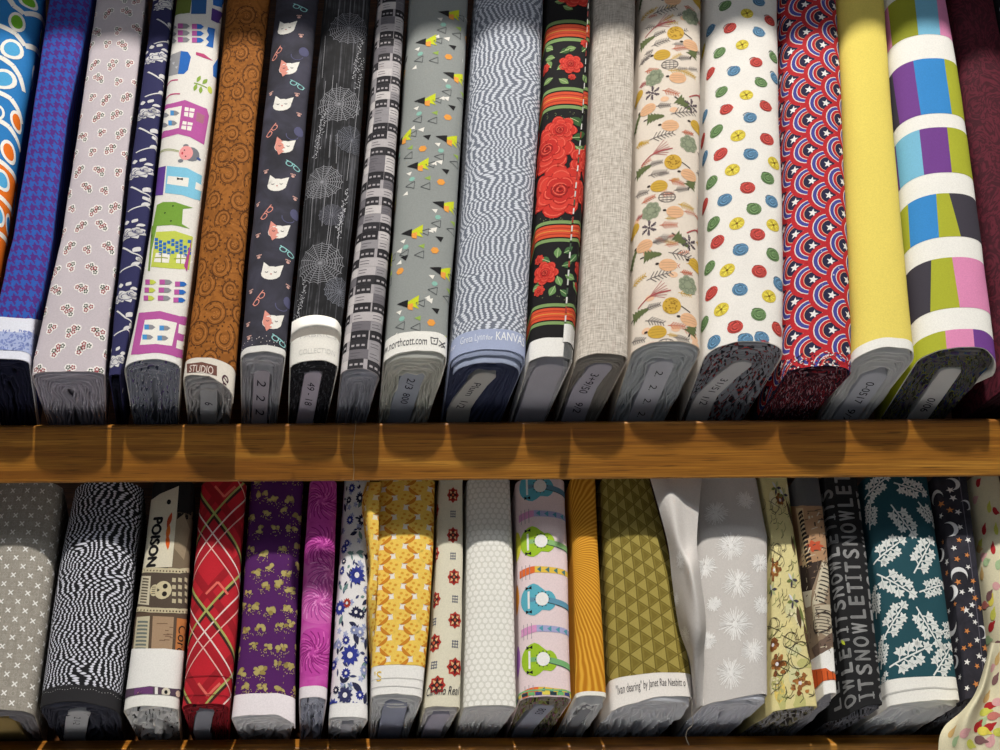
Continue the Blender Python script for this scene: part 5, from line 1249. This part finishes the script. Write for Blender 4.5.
# teal leaves
B = Bolt('lo', 'dark teal fabric bolt printed with white oak-leaf sprigs and white frayed selvedge', [(860, 482), (868, 550), (877, 620), (884, 704)], [(927, 482), (937, 550), (946, 610), (957, 692)], 701, r=.36, n=2.8, seed=48, sel=.0185, hem=[(-1.5, -.002), (0, 0), (1.4, .003)])
def oak_sprig(x, y, l, rot):
    u, v = B.at(x, y); l *= .93*MP; cr, sr = math.cos(rot), math.sin(rot); c = (226, 229, 226)
    x0, y0 = u-l*.5*cr, v-l*.5*sr; B.line([(x0, y0), (u, v), (u+l*.45*cr, v+l*.45*sr)], 1.5*MP, c, 1)
    for k in range(7):
        t = .16+.84*k/7; sg = 1 if k % 2 else -1; a = rot+sg*(.95 if k < 6 else 0); bx, by = x0+l*t*cr, y0+l*t*sr; q = l*.2
        cx, cy = bx+q*math.cos(a), by+q*math.sin(a); B.line([(bx, by), (cx, cy)], 1.2*MP, c, 1)
        B.ell(cx, cy, q*.42, q*.42, c, 1, 9)
        for z in range(5): b = a+(z-2)*.85; B.leaf(cx, cy, q*.85, q*.42, b, c, 1)
        B.line([(cx-q*.3*math.cos(a), cy-q*.3*math.sin(a)), (cx+q*.5*math.cos(a), cy+q*.5*math.sin(a))], .6*MP, (168, 178, 178), 2)
for x, y, l, a in ((874, 488, 30, .6), (908, 487, 32, -.3), (870, 517, 26, 1.4), (901, 518, 34, -1.0), (926, 512, 26, -.9), (886, 552, 36, .55), (922, 558, 38, .95), (893, 582, 38, -.6), (931, 588, 28, .3), (876, 605, 26, 1.4), (893, 622, 34, .9), (926, 623, 36, -1.1), (907, 657, 40, .4), (942, 662, 34, .9), (910, 692, 34, .2), (882, 655, 26, 1.3), (948, 630, 26, .3), (884, 690, 22, 1.2)): oak_sprig(x, y, l, a)
B.raw = True; B.line([(-.07, .009), (-.03, .0085), (0, .010), (.02, .0088), (.07, .010)], .0012, (196, 194, 190), 3)
B.finish((34, 76, 86), (222, 226, 238), (236, 234, 228), nl=12, wav=1.6, hv=.007, h0=.001)

# moons and stars
B = Bolt('lo', 'near-black fabric bolt printed with white moons and white and orange stars', [(932, 482), (944, 540), (954, 610), (964, 704)], [(967, 482), (976, 550), (984, 620), (992, 696)], 698, r=.34, n=3.2, seed=49)
def moon(x, y, r, a):
    u, v = B.at(x, y); r *= MP; pts = []
    for k in range(13): t = -1.9+3.8*k/12; pts.append((r*math.cos(t), r*math.sin(t)))
    for k in range(13): t = 1.9-3.8*k/12; pts.append((r*.82*math.cos(t)-r*.38, r*.92*math.sin(t)))
    cr, sr = math.cos(a), math.sin(a); B.poly([(u+x_*cr-y_*sr, v+x_*sr+y_*cr) for x_, y_ in pts], (220, 220, 222), 1)
for x, y, r, a in ((936, 498, 7, 1.9), (952, 484, 6, .2), (950, 529, 7, .1), (941, 555, 6, -.4), (959, 575, 7.5, 1.6), (952, 593, 7, -.2), (952, 627, 8, -1.8), (955, 662, 6, -.3), (986, 690, 7, .2), (982, 632, 6, .2), (988, 640, 5, .3), (966, 505, 5, .4)): moon(x, y, r, a)
ST = [(954, 548), (947, 562), (968, 567), (962, 592), (971, 590), (949, 611), (972, 605), (971, 615), (957, 640), (956, 650), (977, 640), (979, 656), (967, 662), (985, 677), (960, 677), (967, 688), (975, 622), (953, 498), (958, 512), (941, 516), (960, 527), (966, 610), (984, 660), (950, 490), (968, 540)]
for x, y in ST: u, v = B.at(x, y); B.star(u, v, rn.uniform(2.6, 3.6)*MP, (230, 228, 226), 1, 5, .42, rn.uniform(0, 1))
for x, y in ((943, 542), (959, 540), (967, 555), (957, 559), (947, 573), (958, 582), (973, 581), (955, 604), (963, 609), (980, 608), (967, 631), (964, 648), (977, 666), (976, 684), (970, 645), (941, 504), (950, 510), (985, 648), (975, 598)): u, v = B.at(x, y); B.star(u, v, rn.uniform(2.4, 3.6)*MP, (206, 132, 74), 1, 5, .42, rn.uniform(0, 1))
B.line([(5*MP, 0), (5*MP, .25)], .7*MP, (96, 92, 104), 0)
B.finish(m_blot('night_wash', [(34, 33, 40), (44, 43, 52), (56, 54, 64)], 60), (96, 98, 108), nl=7, wav=1.6, hv=.004, spk=[(40, 40, 46), (120, 122, 130)], dens=.55)

# cream with coloured balloons: the bolt and the cloth that has slid off it
B = Bolt('lo', 'cream fabric bolt with red and lime leaves, its cloth hanging over the shelf edge', [(968, 482), (974, 540), (984, 620), (996, 706)], [(998, 482), (1010, 540), (1040, 640), (1062, 706)], 706, r=.8, seed=50)
LC = [(176, 40, 44), (222, 168, 168), (206, 206, 90), (170, 196, 150), (206, 170, 110), (128, 92, 92), (230, 214, 90), (200, 120, 110)]
def leaves(B, pts):
    for k, (x, y, c) in enumerate(pts):
        u, v = B.at(x, y); a = .5+.8*math.sin(k*2.3); B.ell(u, v, 5*MP, 3.9*MP, LC[c], 1+k % 3, 12, a); B.leaf(u, v, 8.4*MP, 3.4*MP, a, LC[c], 1+k % 3)
leaves(B, [(978, 483, 0), (989, 508, 2), (995, 511, 0), (984, 530, 0), (980, 545, 2), (979, 549, 4), (993, 549, 0), (983, 557, 1), (986, 562, 3), (982, 575, 4), (996, 586, 1), (989, 596, 5), (991, 601, 6), (985, 605, 7), (993, 615, 2), (991, 627, 0), (998, 645, 5), (996, 530, 2), (990, 660, 1), (975, 500, 1), (997, 690, 3), (988, 640, 3), (998, 565, 3)])
B.finish((222, 214, 182), (190, 186, 170), nl=5)
dr = Sheet([[(938, 800, -.044), (952, 800, -.050), (966, 800, -.056), (984, 800, -.052), (1004, 800, -.058), (1026, 800, -.05), (1050, 800, -.044)],
            [(938, 752, -.034), (950, 752, -.042), (962, 752, -.050), (978, 752, -.046), (998, 752, -.052), (1022, 752, -.044), (1046, 752, -.036)],
            [(944, 727, -.030), (954, 725, -.036), (966, 720, -.048), (980, 722, -.042), (1000, 722, -.048), (1022, 722, -.040), (1044, 722, -.03)],
            [(972, 700, -.026), (977, 690, -.034), (983, 686, -.043), (990, 688, -.038), (1004, 688, -.043), (1022, 688, -.036), (1040, 688, -.026)],
            [(989, 650, -.022), (990, 645, -.028), (992, 643, -.034), (997, 643, -.036), (1006, 643, -.036), (1018, 643, -.030), (1030, 643, -.022)]], 34, 36, wr=0)
leaves(dr, [(965, 733, 1), (977, 727, 0), (983, 731, 6), (981, 723, 3), (988, 728, 0), (979, 740, 5), (990, 742, 1), (984, 712, 2), (993, 716, 7), (986, 698, 4), (997, 702, 1), (955, 742, 3), (952, 733, 4), (970, 744, 2), (995, 680, 5), (992, 668, 1), (999, 732, 2), (997, 660, 4), (989, 706, 0)])
dr.build('hanging_cloth', (222, 214, 182), B.root, hem=.0006)

# ------------------------------------------------------------------ loose threads
def thread(name, label, pts, r, c):
    cu = bpy.data.curves.new(name, 'CURVE'); cu.dimensions = '3D'; cu.bevel_depth = r; cu.bevel_resolution = 2
    sp = cu.splines.new('BEZIER'); sp.bezier_points.add(len(pts)-1)
    for bp, p in zip(sp.bezier_points, pts):
        bp.co = Vector(pt3(*p)); bp.handle_left_type = bp.handle_right_type = 'AUTO'
    ob = bpy.data.objects.new(name, cu); COL.objects.link(ob); dg = bpy.context.evaluated_depsgraph_get()
    me = bpy.data.meshes.new_from_object(ob.evaluated_get(dg)); bpy.data.objects.remove(ob); bpy.data.curves.remove(cu)
    me.materials.clear(); me.materials.append(dye(c)); o = bpy.data.objects.new(name, me); COL.objects.link(o); o['label'] = label; o['category'] = 'thread'
thread('loose_thread', 'thin pale thread hanging down the front of the oak shelf rail', [(356, 421, -.0004), (355, 432, -.0004), (353, 450, -.0003), (354, 470, -.0004), (353, 481, -.0002)], .00022, (176, 160, 130))
thread('loose_thread', 'frayed pale thread dangling over the lower shelf edge below the pearl-grey cloth', [(692, 700, -.024), (692, 716, -.022), (693, 723, -.02), (687, 731, -.012), (686, 737, -.008), (689, 745, -.004)], .00028, (206, 196, 180))
